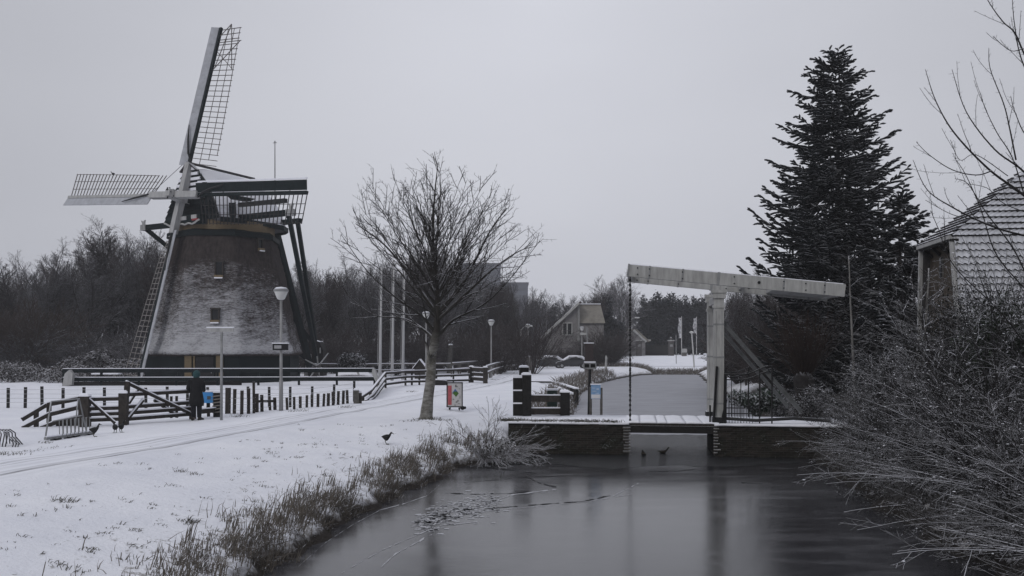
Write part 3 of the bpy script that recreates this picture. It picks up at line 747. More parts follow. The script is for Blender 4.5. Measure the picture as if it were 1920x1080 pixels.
for w_ in (0, 2.5):
    mb = MB(); mb.obox(D(0, w_, 3.15), dv * .16, ev * .17, V((0, 0, 2.15))); 
    po = mb.build('portal_post', WPAINT, bridge)
    mb = MB(); mb.obox(D(0, w_, 5.36), dv * .21, ev * .22, V((0, 0, .09))); mb.obox(D(0, w_, 5.5), dv * .245, ev * .25, V((0, 0, .05))); mb.obox(D(0, w_, 5.0), dv * .19, ev * .20, V((0, 0, .05))); mb.build('post_capital', WPAINT, po)
    for z in (1.75, 3.3, 4.4): MB().obox(D(0, w_, z), dv * .166, ev * .176, V((0, 0, .03))).build('iron_strap', GREY, po)
    for s_ in (-.09, .09): MB().obox(D(s_, w_ - .172, 3.1), dv * .008, ev * .004, V((0, 0, 1.75))).build('joint_strip', GREY, po)
    MB().obox(D(0, w_, 1.14), dv * .22, ev * .23, V((0, 0, .16))).build('iron_shoe', IRON, po)
MB().bar(D(0, .17, 5.25), D(0, 2.33, 5.25), .26, .26).build('portal_beam', WPAINT, bridge)
def bz(s_): return 5.93 - .107 * s_
for w_ in (0, 2.5):
    mb = MB(); mb.bar(D(-3.02, w_, bz(-3.02)), D(-.02, w_, bz(-.02)), .2, .40); mb.bar(D(-.0, w_, bz(-.0)), D(4.05, w_, bz(4.05)), .22, .41)
    bo = mb.build('balance_beam', WPAINT, bridge)
    MB().bar(D(-3.04, w_, bz(-3.04)), D(-2.98, w_, bz(-2.98)), .24, .44).build('beam_end', GREY, bo)
    MB().bar(D(-.06, w_, bz(-.06)), D(.03, w_, bz(.03)), .245, .44).build('iron_band', GREY, bo)
    mb = MB(); mb.tube([D(1.3, w_ - .13, bz(1.3)), D(1.3, w_ - .1, bz(1.3))], .05, 10); mb.build('bolt', IRON, bo)
    for s_ in (-2.3, -1.2, 2.1, 3.4):
        MB().bar(D(s_ - .03, w_, bz(s_ - .03)), D(s_ + .03, w_, bz(s_ + .03)), .235, .43).build('iron_strap', GREY, bo)
    for s_ in (-2.3, -1.2, 2.1, 3.4, -2.7, .5, 2.8):
        for dz in (-.11, .11): MB().tube([D(s_, w_ - .135, bz(s_) + dz), D(s_, w_ - .10, bz(s_) + dz)], .024, 8).build('bolt', IRON, bo)
    sb_ = MB(); sb_.bar(D(-3.0, w_, bz(-3.0) + .215), D(4.0, w_, bz(4.0) + .215), .16, .03); sb_.build('snow_line', SNOWM, bo)
mb = MB(); mb.bar(D(-2.95, .1, bz(-2.95)), D(-2.95, 2.4, bz(-2.95)), .16, .3); mb.bar(D(1.0, .1, bz(1.0)), D(1.0, 2.4, bz(1.0)), .14, .2); mb.bar(D(3.9, .1, bz(3.9)), D(3.9, 2.4, bz(3.9)), .2, .34)
mb.build('cross_tie', WPAINT, bridge)
mb = MB()
for k in range(6):
    w0_ = .14 + k * .376; mb.obox(D(2.85, w0_ + .18, bz(2.85) - .04), (dv * .95 + V((0, 0, -.102))), ev * .18, V((0, 0, .1)))
mb.build('counterweight', WPAINT2, bridge)
for w_ in (0.0, 2.5):
    ch = MB(); za, zb = bz(-2.95) - .2, 1.1; n = int((za - zb) / .085)
    for i in range(n):
        z = lerp(za, zb, (i + .5) / n); ax = (dv if i % 2 else ev); q = D(-2.95, w_, z)
        ch.loft([[q + ax * (.042 * math.cos(t)) + V((0, 0, .066 * math.sin(t))) + (ax.cross(V((0, 0, 1)))) * o_ + ax * 0 for t in [2 * math.pi * j / 8 for j in range(8)]] for o_ in (-.018, .018)])
    ch.tube([D(-2.95, w_, za), D(-2.95, w_, zb)], .012, 4)
    ch.build('chain', CHAINM, bridge)
for w_ in (0.02, 2.48):
    mb = MB(); a_, b_ = D(.16, w_, 4.45), D(2.68, w_, 1.5); mb.bar(a_, b_, .05, .13); mb.bar(a_ + V((0, 0, .075)), b_ + V((0, 0, .075)), .13, .03); mb.bar(a_ - V((0, 0, .075)), b_ - V((0, 0, .075)), .13, .03)
    mb.build('steel_brace', M('painted_steel', (0.11, 0.115, 0.12), .5, .3, 5, snow=.9, st=(.3, .7)), bridge)
# swan-necked iron railing beside the post
for w_ in (-.1, 2.6):
    rl = MB()
    def rz(t): return 2.72 + .30 * sstep(0.35, 1, t)
    for off in (0, -.17):
        rl.tube([D(lerp(.2, 1.75, i / 12), w_, rz(i / 12) + off) for i in range(13)], .022, 6)
    rl.tube([D(.2, w_, 1.42), D(1.2, w_, 1.42)], .02, 5)
    for i in range(10):
        s_ = .24 + i * .095; t = (s_ - .2) / 1.55; rl.tube([D(s_, w_, 1.1), D(s_, w_, 2.55 if i % 5 == 0 else (1.75 + .12 * (i % 2)))], .009 if i % 5 else .015, 5)
    rl.tube([D(1.32, w_, 1.1), D(1.32, w_, rz(.72))], .025, 6); rl.tube([D(1.72, w_, 1.1), D(1.72, w_, rz(1))], .025, 6)
    rl.build('iron_railing', IRON, bridge)
lv = MB()
lv.bar(D(-.19, -.24, 1.1), D(-.08, -.24, 3.0), .07, .07); lv.bar(D(.17, -.24, 1.1), D(.2, -.24, 2.75), .09, .06); lv.bar(D(-.3, -.2, 1.1), D(-.3, -.2, 1.7), .05, .05); lv.bar(D(.1, -.22, 1.3), D(.24, -.22, 1.9), .05, .05)
lv.build('locking_bar', IRON, bridge)
MB().tube([D(.15, -.05, 1.25), D(1.2, -.15, 1.2), D(2.4, -.1, 1.28), D(3.6, 0, 1.2)], .06, 6).build('snowy_pipe', IRON, bridge)

# heavy black barrier of posts and planks at the landing
bar_ = thing('bridge_barrier', 'heavy black timber barrier at the bridge landing, snow on its post tops', 'barrier', G(1010, 779))
B1, B2 = G(987, 779), G(1059, 778)
def post(name, base, h, wd, mat, parent, snow=True, rz=.15, low=.25):
    o = MB().box((base.x, base.y, base.z + h / 2 - low / 2), (wd, wd, h + low), rz).build(name, mat, parent)
    if snow:
        sn = MB(); z = base.z + h
        sn.loft([[V((base.x, base.y, 0)) + Matrix.Rotation(rz, 3, 'Z') @ V((a_ * wd * k_, b_ * wd * k_, 0)) + V((0, 0, z + dz)) for a_, b_ in ((-.5, -.5), (.5, -.5), (.5, .5), (-.5, .5))] for k_, dz in ((1.06, -.01), (1.0, .05), (.6, .085))])
        sn.build('snow_cap', SNOWM, o)
    return o
post('post', B1, 1.52, .32, BWOOD, bar_); post('post', B2, .86, .34, BWOOD, bar_, rz=.05)
P3b = V((B1.x - .05, B1.y + 3.4, 1.1)); post('post', P3b, 1.72, .34, BWOOD, bar_)
for z, hh in ((1.73, .24), (1.25, .24)):
    MB().bar(V((B1.x + .16, B1.y, z)), V((B2.x - .15, B2.y, z - .02)), .09, hh).build('plank', WOOD, bar_)
    MB().bar(V((B1.x + .16, B1.y, z + hh / 2 + .02)), V((B2.x - .16, B2.y, z + hh / 2 + .0)), .11, .035).build('snow_line', SNOWM, bar_)
for z in (2.28, 1.80, 1.32):
    MB().bar(V((B1.x - .50, B1.y + .02, z)), V((B1.x - .16, B1.y + .02, z)), .12, .46).build('plank', BWOOD, bar_)
MB().bar(V((B1.x - .5, B1.y + .02, 2.55)), V((B1.x - .16, B1.y + .02, 2.55)), .2, .10).build('snow_line', SNOWM, bar_)
for z in (2.04, 1.56):
    MB().bar(V((B1.x - .5, B1.y + .0, z)), V((B1.x - .16, B1.y + .0, z)), .17, .05).build('snow_line', SNOWM, bar_)
for z in (1.75, 1.3): MB().bar(V((B1.x, B1.y + .16, z)), V((P3b.x, P3b.y - .17, z)), .08, .22).build('plank', WOOD, bar_)
# small green cabinet behind it
b_ = G(1035, 762); 
cbx = MB().box((b_.x, b_.y, 1.1 + .35), (.42, .35, .7)); cab = single('utility_box', cbx, M('box_green', (0.02, 0.035, 0.03), .6), 'small dark green cabinet with snow on its lid behind the black barrier', 'cabinet', b_)
MB().box((b_.x, b_.y, 1.1 + .73), (.5, .42, .07)).build('lid', SNOWM, cab)
MB().box((b_.x + .1, b_.y - .18, 1.1 + .5), (.09, .03, .12)).build('notice', WPAINT, cab)
# blue information board on two posts
ib = thing('information_board', 'small pale blue information board on two grey posts at the water', 'sign', G(1116, 775))
for px in (1107.5, 1127.5):
    p = G(px, 776); MB().bar(p - V((0, 0, .2)), p + V((0, 0, 1.0)), .09, .09, up=(0, 1, 0)).build('post', GWOOD, ib)
c = W(1117, 734.5, G(1117, 776).y - .07)
pn = MB().box(c, (.36, .04, .54)).build('panel', M('pale_blue', (0.20, 0.33, 0.52), .5, .1, 6), ib)
MB().box(c + V((.0, -.022, -.18)), (.34, .012, .15)).build('white_field', M('sign_white', (.62, .62, .64), .5, .06), pn)
for dx, dz, sx_, sz_ in ((-.08, .14, .12, .03), (.07, .1, .1, .05), (-.05, .02, .16, .03), (.05, -.06, .12, .025)):
    MB().box(c + V((dx, -.022, dz)), (sx_, .010, sz_)).build('print', M('sign_print', (.42, .5, .62), .5), pn)
MB().box(c + V((0, 0, .285)), (.4, .1, .04)).build('snow_cap', SNOWM, ib)
# thin iron pole with a twin-slot box beside it
sp_b = G(1104, 772); sgn = thing('box_sign', 'black iron pole carrying a wide grey twin-slotted box beside the canal', 'sign', sp_b)
MB().tube([sp_b - V((0, 0, .2)), W(1106, 690, sp_b.y)], .055, 8).build('pole', IRON, sgn)
c = W(1106, 686, sp_b.y); bx = MB()
bx.box(c + V((0, 0, .10)), (.5, .12, .05)); bx.box(c - V((0, 0, .10)), (.5, .12, .06))
for dx in (-.235, 0, .235): bx.box(c + V((dx, 0, 0)), (.045, .12, .16))
bo = bx.build('box', GREY, sgn); MB().box(c + V((0, .05, 0)), (.47, .02, .17)).build('dark_back', IRON, bo); MB().box(c + V((0, 0, .15)), (.44, .14, .05)).build('snow_cap', SNOWM, bo)

# poster board on the snow
pb_ = G(852, 766); pbt = thing('poster_board', 'black-framed poster stand with a red band and a green-blue diamond, on the snow', 'poster stand', pb_)
rz_ = .02; Yb = pb_.y; c = W(852.5, 740, Yb); w2, h2 = .315, .50
mb = MB()
for s_ in (-1, 1): mb.box(c + V((s_ * w2, 0, 0)), (.045, .07, h2 * 2 + .045))
for s_ in (-1, 1): mb.box(c + V((0, 0, s_ * h2)), (w2 * 2 + .045, .07, .045))
mb.build('frame', IRON, pbt)
ps = MB().box(c, (w2 * 2 - .04, .03, h2 * 2 - .04)).build('poster', M('poster_paper', (.50, .49, .49), .45, .08, 9), pbt)
fy = -.021
MB().box(c + V((-.2, fy, -.02)), (.155, .012, .80)).build('red_band', M('poster_red', (.40, .09, .10), .5, .25, 8), ps)
MB().prism([c + V((.03 + dx, fy - .004, .08 + dz)) for dx, dz in ((-.13, .0), (.03, -.17), (.14, -.02), (-.0, .13))], V((0, .014, 0))).build('green_diamond', M('poster_green', (.06, .14, .03), .5, .4, 14), ps)
MB().prism([c + V((.0 + dx, fy - .008, .13 + dz)) for dx, dz in ((-.12, -.1), (.0, .02), (.13, -.02), (.02, .12))], V((0, .014, 0))).build('blue_field', M('poster_blue', (.06, .12, .30), .5, .2), ps)
for dx, dz, sx_, sz_ in ((.05, .36, .06, .10), (.1, .33, .05, .04), (.2, .24, .05, .03), (-.05, -.19, .06, .03), (.08, -.3, .07, .05), (.14, -.25, .05, .06), (.18, -.37, .09, .02), (.02, -.43, .05, .04), (.22, -.1, .02, .12)):
    MB().box(c + V((dx, fy, dz)), (sx_, .010, sz_)).build('print', M('poster_print', (.17, .165, .16), .5, .4, 20), ps)
ft = MB()
for s_ in (-1, 1): ft.box(c + V((s_ * .2, 0, -h2 - .06)), (.06, .45, .08))
ft.build('foot', IRON, pbt)
wl = MB(); wl.tube([c + V((.33, -.05, -h2 - .05)), c + V((.33, .05, -h2 - .05))], .085, 12); wl.tube([c + V((.42, -.05, -h2 - .04)), c + V((.42, .05, -h2 - .04))], .06, 12); wl.build('wheel', IRON, pbt)
for s_ in (-1, 1): MB().tube([c + V((s_ * .2, .0, -h2 - .1)), V((c.x + s_ * .2, c.y, 1.02))], .02, 5).build('leg', IRON, pbt)
# ------------------------------------------------------------------ lamps and poles
LGL = M('lamp_glass', (0.62, 0.62, 0.60), 0.25, 0.1, 3)
POLE = M('pale_pole', (0.26, 0.26, 0.265), 0.6, 0.25, 3, stretch=(3, 3, .6))
POLEW = M('white_pole', (0.44, 0.44, 0.445), 0.55, 0.15, 3, stretch=(3, 3, .6))
def lamp(px, py, ptop, label, leg=1.0, Y=None):
    b = G(px, py) if Y is None else W(px, py, Y)
    b.z = gh(b.x, b.y); top = W(px, ptop, b.y).z; h = top - b.z
    t = thing('street_lamp', label, 'street lamp', b, 'street lamps with bowl heads along the path')
    mb = MB(); mb.tube([b - V((0, 0, .3)), b + V((0, 0, 1.2)), b + V((0, 0, 1.25)), b + V((0, 0, h - .5))], [.085, .08, .06, .05], 10); mb.build('pole', POLE, t, True)
    c = (b.x, b.y, b.z + h - .52)
    hd = MB(); hd.lathe([(.07, .04), (.15, .08), (.26, .34), (.285, .38)], c, 16); ho = hd.build('lamp_bowl', LGL, t, True)
    cp = MB(); cp.lathe([(.285, .37), (.30, .40), (.29, .46), (.18, .51), (.02, .53)], c, 16); cp.build('lamp_cap', GREY, ho, True)
    sn = MB(); sn.lathe([(.27, .475), (.2, .54), (.02, .565)], c, 14); sn.build('snow_cap', SNOWM, ho, True)
    return t, b
l1, lb1 = lamp(527, 770, 540, 'tall street lamp in front of the windmill with a boxed sign on its pole')
c = W(526, 650.5, lb1.y - .12)
MB().box(c, (.62, .06, .26)).build('sign_frame', IRON, l1)
MB().box(c + V((-.1, -.036, .0)), (.28, .012, .13)).build('sign_face', M('sign_grey', (.33, .33, .34), .6, .15), l1)
MB().box(c + V((0, 0, .15)), (.66, .14, .04)).build('snow_cap', SNOWM, l1)
lamp(799, 717, 585, 'street lamp half hidden behind the trunk of the young tree')
lamp(921, 708, 600, 'street lamp at the bend of the path, right of the brown gate end')
lamp(990, 692, 608, 'street lamp by the snow-covered parked cars')
l4, lb4 = lamp(1091, 690, 613, 'street lamp with a small white finger board in front of the gabled house')
MB().box(W(1094, 626, lb4.y - .12), (.85, .05, .3)).build('finger_board', WPAINT, l4)
def arm_lamp(px, Y, ptop, reach, label, side=1):
    b = W(px, 690, Y); b.z = gh(b.x, b.y); top = W(px, ptop, Y)
    t = thing('arm_lamp', label, 'street lamp', b, 'street lamps with a side arm')
    mb = MB(); mb.tube([b - V((0, 0, .3)), V((b.x, b.y, top.z - .3)), top + V((side * .25, 0, -.05)), top + V((side * reach * .6, 0, .12)), top + V((side * reach, 0, .18))], [.09, .06, .05, .045, .04], 8); mb.build('pole', POLE, t, True)
    e = top + V((side * (reach + .3), 0, .16)); hd = MB(); hd.loft([[e + V((dx, r_ * math.cos(a), r_ * .5 * math.sin(a))) for a in [2 * math.pi * j / 8 for j in range(8)]] for dx, r_ in ((-.4, .06), (-.3, .12), (.25, .13), (.38, .05))]); hd.build('lamp_head', LGL, t, True)
    MB().box(e + V((0, 0, .09)), (.66, .2, .04)).build('snow_cap', SNOWM, t)
arm_lamp(977, 105, 614, .75, 'thin pole lamp with a short arm next to the lamp by the cars')
arm_lamp(716, 95, 603, .9, 'arm lamp among the flagpoles, its arm reaching over the second pole', 1)
arm_lamp(1181, 128, 598, .8, 'arm lamp behind the drawbridge chain at the far end of the canal', 1)
for (px, py, pt, Y, lab) in ((712, 705, 500, 64, 'leftmost of the three white flagpoles beside the windmill yard'), (735, 700, 492, 66, 'middle one of the three white flagpoles'), (755, 694, 500, 68, 'rightmost of the three white flagpoles, closest to the tree')):
    b = W(px, py, Y); b.z = gh(b.x, b.y); tz = W(px, pt, Y); tz.x += .14
    fp = thing('flagpole', lab, 'flagpole', b, 'white flagpoles'); MB().tube([b - V((0, 0, .3)), b.lerp(tz, .5), tz], [.13, .095, .06], 8).build('mast', POLEW, fp, True)
    MB().lathe([(.01, .0), (.09, .03), (.1, .1), (.02, .18)], tuple(tz), 8).build('finial', POLEW, fp, True)
    MB().tube([tz + V((-.12, -.08, -.2)), b + V((-.16, -.1, 1.2))], .014, 4).build('halyard', POLEW, fp)
b = G(415, 788); t = thing('street_sign', 'snow-topped white name board on a thin grey pole beside the person', 'street sign', b)
MB().tube([b - V((0, 0, .25)), W(415.5, 622, b.y)], [.05, .045], 8).build('pole', GREY, t, True)
c = W(413, 618.5, b.y); MB().box(c, (.92, .05, .13)).build('name_board', WPAINT2, t); MB().box(c + V((0, 0, .085)), (.94, .08, .045)).build('snow_cap', SNOWM, t)
b = W(842, 695, 85); b.z = gh(b.x, b.y); t = thing('leaning_post', 'thick grey leaning post with a snow top right of the young tree', 'post', b)
tz = W(845, 647, 85); MB().tube([b - V((0, 0, .4)), tz], [.26, .22], 8).build('shaft', GWOOD, t); MB().lathe([(.24, 0), (.2, .1), (.03, .14)], tuple(tz), 8).build('snow_cap', SNOWM, t)
b = W(1024, 690, 150); b.z = gh(b.x, b.y); t = thing('mast_pole', 'pale thin mast standing before the dark evergreens left of the gabled house', 'mast', b)
MB().tube([b - V((0, 0, .5)), W(1024, 566, 150)], [.16, .12], 6).build('shaft', GREY, t); MB().tube([W(1024, 566, 150), W(1021, 561, 150)], [.1, .06], 6).build('top', GREY, t)

# ------------------------------------------------------------------ fences
def rail_fence(name, label, cat, pts, heights, mat, rail_h=.14, rail_w=.06, post_step=2.4, post_w=.12, post_h=None, snow=.03, group=None):
    """posts and rails that follow a line of ground points"""
    t = thing(name, label, cat, pts[0], group)
    for h_ in heights:
        mb = MB(); sn = MB()
        for a, b in zip(pts[:-1], pts[1:]):
            mb.bar(a + V((0, 0, h_)), b + V((0, 0, h_)), rail_w, rail_h); sn.bar(a + V((0, 0, h_ + rail_h / 2 + snow / 2)), b + V((0, 0, h_ + rail_h / 2 + snow / 2)), rail_w + .02, snow)
        ro = mb.build('rail', mat, t)
        if snow: sn.build('snow_line', SNOWM, ro)
    for a, b in zip(pts[:-1], pts[1:]):
        L = (b - a).length; n = max(1, round(L / post_step)); nrm = (b - a).normalized().cross(V((0, 0, 1)))
        for i in range(n + (1 if b is pts[-1] else 0)):
            p = a.lerp(b, i / n) - nrm * (rail_w / 2 + post_w / 2 + .004)
            hh = (post_h or max(heights) + .12); MB().box((p.x, p.y, p.z + hh / 2 - .15), (post_w, post_w, hh + .3), .1).build('post', mat, t)
    return t
yard = [W(118, 722, 57), W(330, 722, 57.2), W(560, 722, 57.6), W(702, 722, 58)]
for p in yard: p.z = 1.1
ft = rail_fence('yard_fence', 'long dark green two-rail fence with snow on its rails in front of the windmill', 'fence', yard, (.42, 1.0), DGREEN, .26, .07, 2.6, .14, 1.1, .04)
MB().bar(yard[0] + V((0, -.06, .12)), yard[3] + V((-9, -.06, .12)), .05, .3).build('kickboard', BWOOD, ft)
for (x0, x1, x2, x3, lab) in ((117, 126, 135, 136, 'tall white pointed end board at the left end of the green fence'), (700, 704, 712, 722, 'white slanting end board at the right end of the green fence')):
    if x0 < 200:
        pts = [W(116, 725, 56.6), W(134, 722, 56.6), W(136, 701, 56.6), W(130, 693, 56.6), W(121, 701, 56.6)]
    else:
        pts = [W(712, 720, 57.6), W(707, 722, 57.6), W(697, 700, 57.6), W(698, 692, 57.6), W(703, 692, 57.6)]
    mbx = MB(); mbx.prism(pts, V((0, .3, 0))); single('end_board', mbx, WPAINT2, lab, 'board', V((pts[0].x, pts[0].y, 1.1)))
bk = [W(590, 700, 76), W(700, 700, 76), W(860, 700, 78)]
for p in bk: p.z = 1.1
rail_fence('back_fence', 'grey snow-lined rail fence behind the flagpoles', 'fence', bk, (.5, 1.05), GWOOD, .14, .07, 3.0, .14, 1.15, .05)
# wire fence in the field
wf = thing('wire_fence', 'row of thin dark posts strung with wire across the snowy field', 'fence', W(15, 765, 39.3))
prev = None
for px in (-25, 15, 47, 79, 118, 157, 196, 235, 274, 314, 351, 390, 428, 466, 505, 544, 585, 626, 664):
    Y = 39.3 if px < 400 else 39.3 + (px - 400) * .004
    p = W(px, 765, Y); p.z = gh(p.x, p.y); h = rg.uniform(.92, 1.0); tl = rg.uniform(-.03, .03)
    MB().bar(p - V((0, 0, .3)), p + V((tl, 0, h)), .10, .10, up=(0, 1, 0)).build('post', BWOOD, wf)
    if prev is not None:
        mb = MB()
        for k in range(4): mb.tube([prev + V((0, -.06, .25 + k * .2)), p + V((0, -.06, .25 + k * .2))], .009, 3)
        mb.build('wire', GREY, wf)
    prev = p
# stakes along the path
sf = thing('stake_fence', 'row of rough old stakes with netting along the edge of the path', 'fence', G(520, 770))
STK = [(427, 727, 776, 8), (439, 729, 776, 5), (453, 732, 777, 5), (466, 728, 776, 5), (476, 716, 775, 4), (480, 738, 773, 8), (491.5, 740, 772, 5), (507, 743, 769, 4), (516, 745, 768, 5), (539, 745, 768, 4), (552, 744, 767, 4), (563, 743, 765, 4.5), (575, 741, 764, 4), (585, 740, 763, 4), (596, 738, 763, 4.5), (606, 738, 762, 4), (615, 737, 761, 5), (625, 734, 760, 4.5), (633.5, 733, 759, 4.5), (643, 732, 758, 4.5), (652, 731, 757, 4.5)]
prev = None
for px, t_, b_, wpx in STK:
    p = G(px, b_); wd_ = wpx * p.y / F; h = (b_ - t_) * p.y / F
    so_ = MB().bar(p - V((0, 0, .3)), p + V((rg.uniform(-.04, .04), rg.uniform(-.03, .03), h)), wd_, wd_, up=(0, 1, 0)).build('stake', WOOD, sf)
    if prev is not None:
        mb = MB()
        for k in range(3): mb.tube([prev + V((0, -.04, .15 + k * .22)), p + V((0, -.04, .15 + k * .22))], .008, 3)
        mb.build('netting', GREY, sf)
    prev = p
MB().bar(G(480, 773) + V((0, .05, .42)), G(516, 768) + V((0, .05, .35)), .06, .1).build('cross_piece', WOOD, sf)
p = G(668, 757); bp = thing('corner_post', 'broad squat grey post ending the row of stakes', 'post', p); post('block', p, .62, .24, GWOOD, bp); post('block', p + V((.17, .05, 0)), .5, .14, WOOD, bp)
# rails that climb the slope from the field to the path
rr = thing('slope_railing', 'three-railed wooden railing that bends up the slope right of the stakes', 'railing', G(700, 752))
RL = [[(678, 745, 40.2), (696, 733, 41.5), (722.5, 700, 53.5), (760, 697, 57), (880, 693, 62.2)], [(685, 753, 40.2), (700, 741, 42), (722, 711, 53.5), (760, 707, 57), (880, 703, 62.2)], [(694, 752.5, 40.6), (703, 745, 43), (721, 721, 53.5), (760, 716, 57), (880, 713, 62.2)]]
for line in RL:
    mb = MB(); sn = MB(); P_ = [W(*q) for q in line]
    for a, b in zip(P_[:-1], P_[1:]): mb.bar(a, b, .07, .13); sn.bar(a + V((0, 0, .085)), b + V((0, 0, .085)), .09, .04)
    ro = mb.build('rail', WOOD, rr); sn.build('snow_line', SNOWM, ro)
for px, Y, tpy in ((680, 40.4, 742), (694, 42.2, 735), (708, 47, 717), (722.5, 53.6, 699), (760, 57.1, 696), (772, 57.5, 696), (786, 58, 696), (818, 59.5, 695), (850, 61, 694), (880, 62.3, 692)):
    b = W(px, tpy, Y); z0_ = gh(b.x, b.y); MB().bar(V((b.x, b.y + .08, z0_ - .3)), V((b.x, b.y + .08, b.z + .02)), .12, .12, up=(0, 1, 0)).build('post', WOOD, rr)
ge = thing('gate_end', 'short brown snow-capped gate section standing end-on at the path', 'gate', W(896, 719, 62)); ge.location.z = 1.1
for px, Y in ((884, 62.6), (910, 60.5)):
    p = W(px, 717, Y); p.z = 1.1; post('post', p, 1.15, .3, WOOD, ge)
for z in (.28, .62, .98):
    a, b = W(886, 717, 62.4), W(909, 717, 60.6); a.z = b.z = 1.1 + z
    ro = MB().bar(a, b, .08, .24).build('board', WOOD, ge); MB().bar(a + V((0, 0, .14)), b + V((0, 0, .14)), .12, .045).build('snow_line', SNOWM, ro)
cv = [W(912, 712, 66), W(928, 700, 78), W(950, 695, 92), W(985, 692, 100)]
for p in cv: p.z = 1.1
rail_fence('curving_fence', 'snow-topped two-rail fence curving with the path towards the cars', 'fence', cv, (.55, 1.05), GWOOD, .16, .09, 3.2, .14, 1.15, .06)
cv2 = [W(849, 690, 74), W(895, 690, 84), W(940, 690, 98)]
for p in cv2: p.z = 1.1
rail_fence('far_fence', 'low snowy rail fence behind the brown gate section', 'fence', cv2, (.6, 1.15), GWOOD, .16, .09, 3.2, .14, 1.25, .06)

# gates of the field entrance, left
YG = 27.6
ga = thing('field_gate', 'wide old five-barred gate with long diagonal braces, left of the person', 'gate', G(300, 795))
PA, PB_, PC = G(159, 800), G(232, 797), G(362, 786)
def rail_on(a, b, fa, fb, za, zb, th, name, par, mat=WOOD, dy=0.0, sn_=True):
    p, q = a.lerp(b, fa) + V((0, dy, za)), a.lerp(b, fb) + V((0, dy, zb))
    o = MB().bar(p, q, .07, th).build(name, mat, par)
    if sn_: MB().bar(p + V((0, 0, th / 2 + .02)), q + V((0, 0, th / 2 + .02)), .085, .035).build('snow_line', SNOWM, o)
for z in (.18, .38, .58, .98): rail_on(PB_, PC, .04, .98, z, z, .11, 'bar', ga)
rail_on(PB_, PC, .05, .96, 1.38, .22, .09, 'brace', ga, dy=-.08); rail_on(PB_, PC, .07, .28, .2, .78, .09, 'brace', ga, dy=-.08)
rail_on(PB_, PC, .4, .75, .75, .12, .08, 'brace', ga, dy=.1)
for f_ in (.66, .74): MB().bar(PB_.lerp(PC, f_) + V((0, .05, .1)), PB_.lerp(PC, f_) + V((0, .05, .85)), .07, .07, up=(0, 1, 0)).build('upright', WOOD, ga)
post('post', PB_, 1.05, .26, WOOD, ga); MB().bar(PB_ + V((.06, .06, .9)), PB_ + V((.10, .06, 1.42)), .14, .14, up=(0, 1, 0)).build('upright', WOOD, ga)
post('post', PC + V((-.05, .1, 0)), .75, .2, WOOD, ga)
gb_ = thing('wicket_gate', 'smaller four-barred gate with one diagonal brace between two thick posts', 'gate', PA.lerp(PB_, .5))
for z in (.2, .38, .56, .86): rail_on(PA, PB_, .12, .9, z, z, .11, 'bar', gb_)
rail_on(PA, PB_, .14, .8, .86, .08, .09, 'brace', gb_, dy=-.08)
post('post', PA, .98, .30, WOOD, gb_)
rail_on(PA + V((.1, 1.2, 0)), PB_ + V((0, 1.2, 0)), .5, .95, .35, 1.1, .09, 'brace', gb_)
lr = thing('ramp_rail', 'sloping three-railed timber railing running down to the left from the gate post', 'railing', G(100, 803))
for line in ([(41, 787), (88, 759), (152, 747)], [(42, 803), (90, 778), (152, 763)], [(76, 803), (105, 792), (152, 781)]):
    mb = MB(); sn = MB(); P_ = [W(px, py, YG - (157 - px) * .006) for px, py in line]
    for a, b in zip(P_[:-1], P_[1:]): mb.bar(a, b, .07, .13); sn.bar(a + V((0, 0, .08)), b + V((0, 0, .08)), .085, .03)
    ro = mb.build('rail', WOOD, lr); sn.build('snow_line', SNOWM, ro)
for px, t_ in ((66, 772), (90, 759)):
    b = W(px, t_, YG - (157 - px) * .006); MB().bar(V((b.x, b.y + .06, .8)), b + V((0, .06, 0)), .11, .11, up=(0, 1, 0)).build('post', WOOD, lr)
MB().prism([W(104, 801, YG - .2), W(152, 799, YG), W(152, 780, YG), W(106, 787, YG - .2)], V((0, .06, 0))).build('board_panel', WOOD, lr)
# post wrapped in rope and the blue letter box beside it
b = G(408, 782); rp = thing('roped_post', 'dark post wound with rope between the blue box and the stakes', 'post', b); post('block', b, .9, .26, BWOOD, rp)
mb = MB(); q = []
for i in range(70): a = i / 70 * 2 * math.pi * 6; q.append(b + V((.17 * math.cos(a), .17 * math.sin(a), .1 + i / 70 * .7)))
mb.tube(q, .022, 5); mb.build('rope', M('rope', (.22, .20, .18), .9), rp)
rail_on(G(372, 786), b, 0, 1, .26, .26, .16, 'rail', rp)
b = G(391, 781); bb = thing('letter_box', 'bright blue metal box on a post right of the person in black', 'box', b)
MB().bar(b - V((0, 0, .2)), b + V((0, 0, .5)), .09, .09, up=(0, 1, 0)).build('post', BWOOD, bb)
c = W(391.5, 745, b.y); bo = MB().box(c, (.37, .26, .40)).build('case', BLUE, bb)
MB().box(c + V((.05, -.135, -.01)), (.13, .016, .12)).build('notice', M('notice', (.09, .10, .11), .6, .5, 30), bo); MB().box(c + V((0, 0, .225)), (.4, .3, .05)).build('snow_cap', SNOWM, bo)

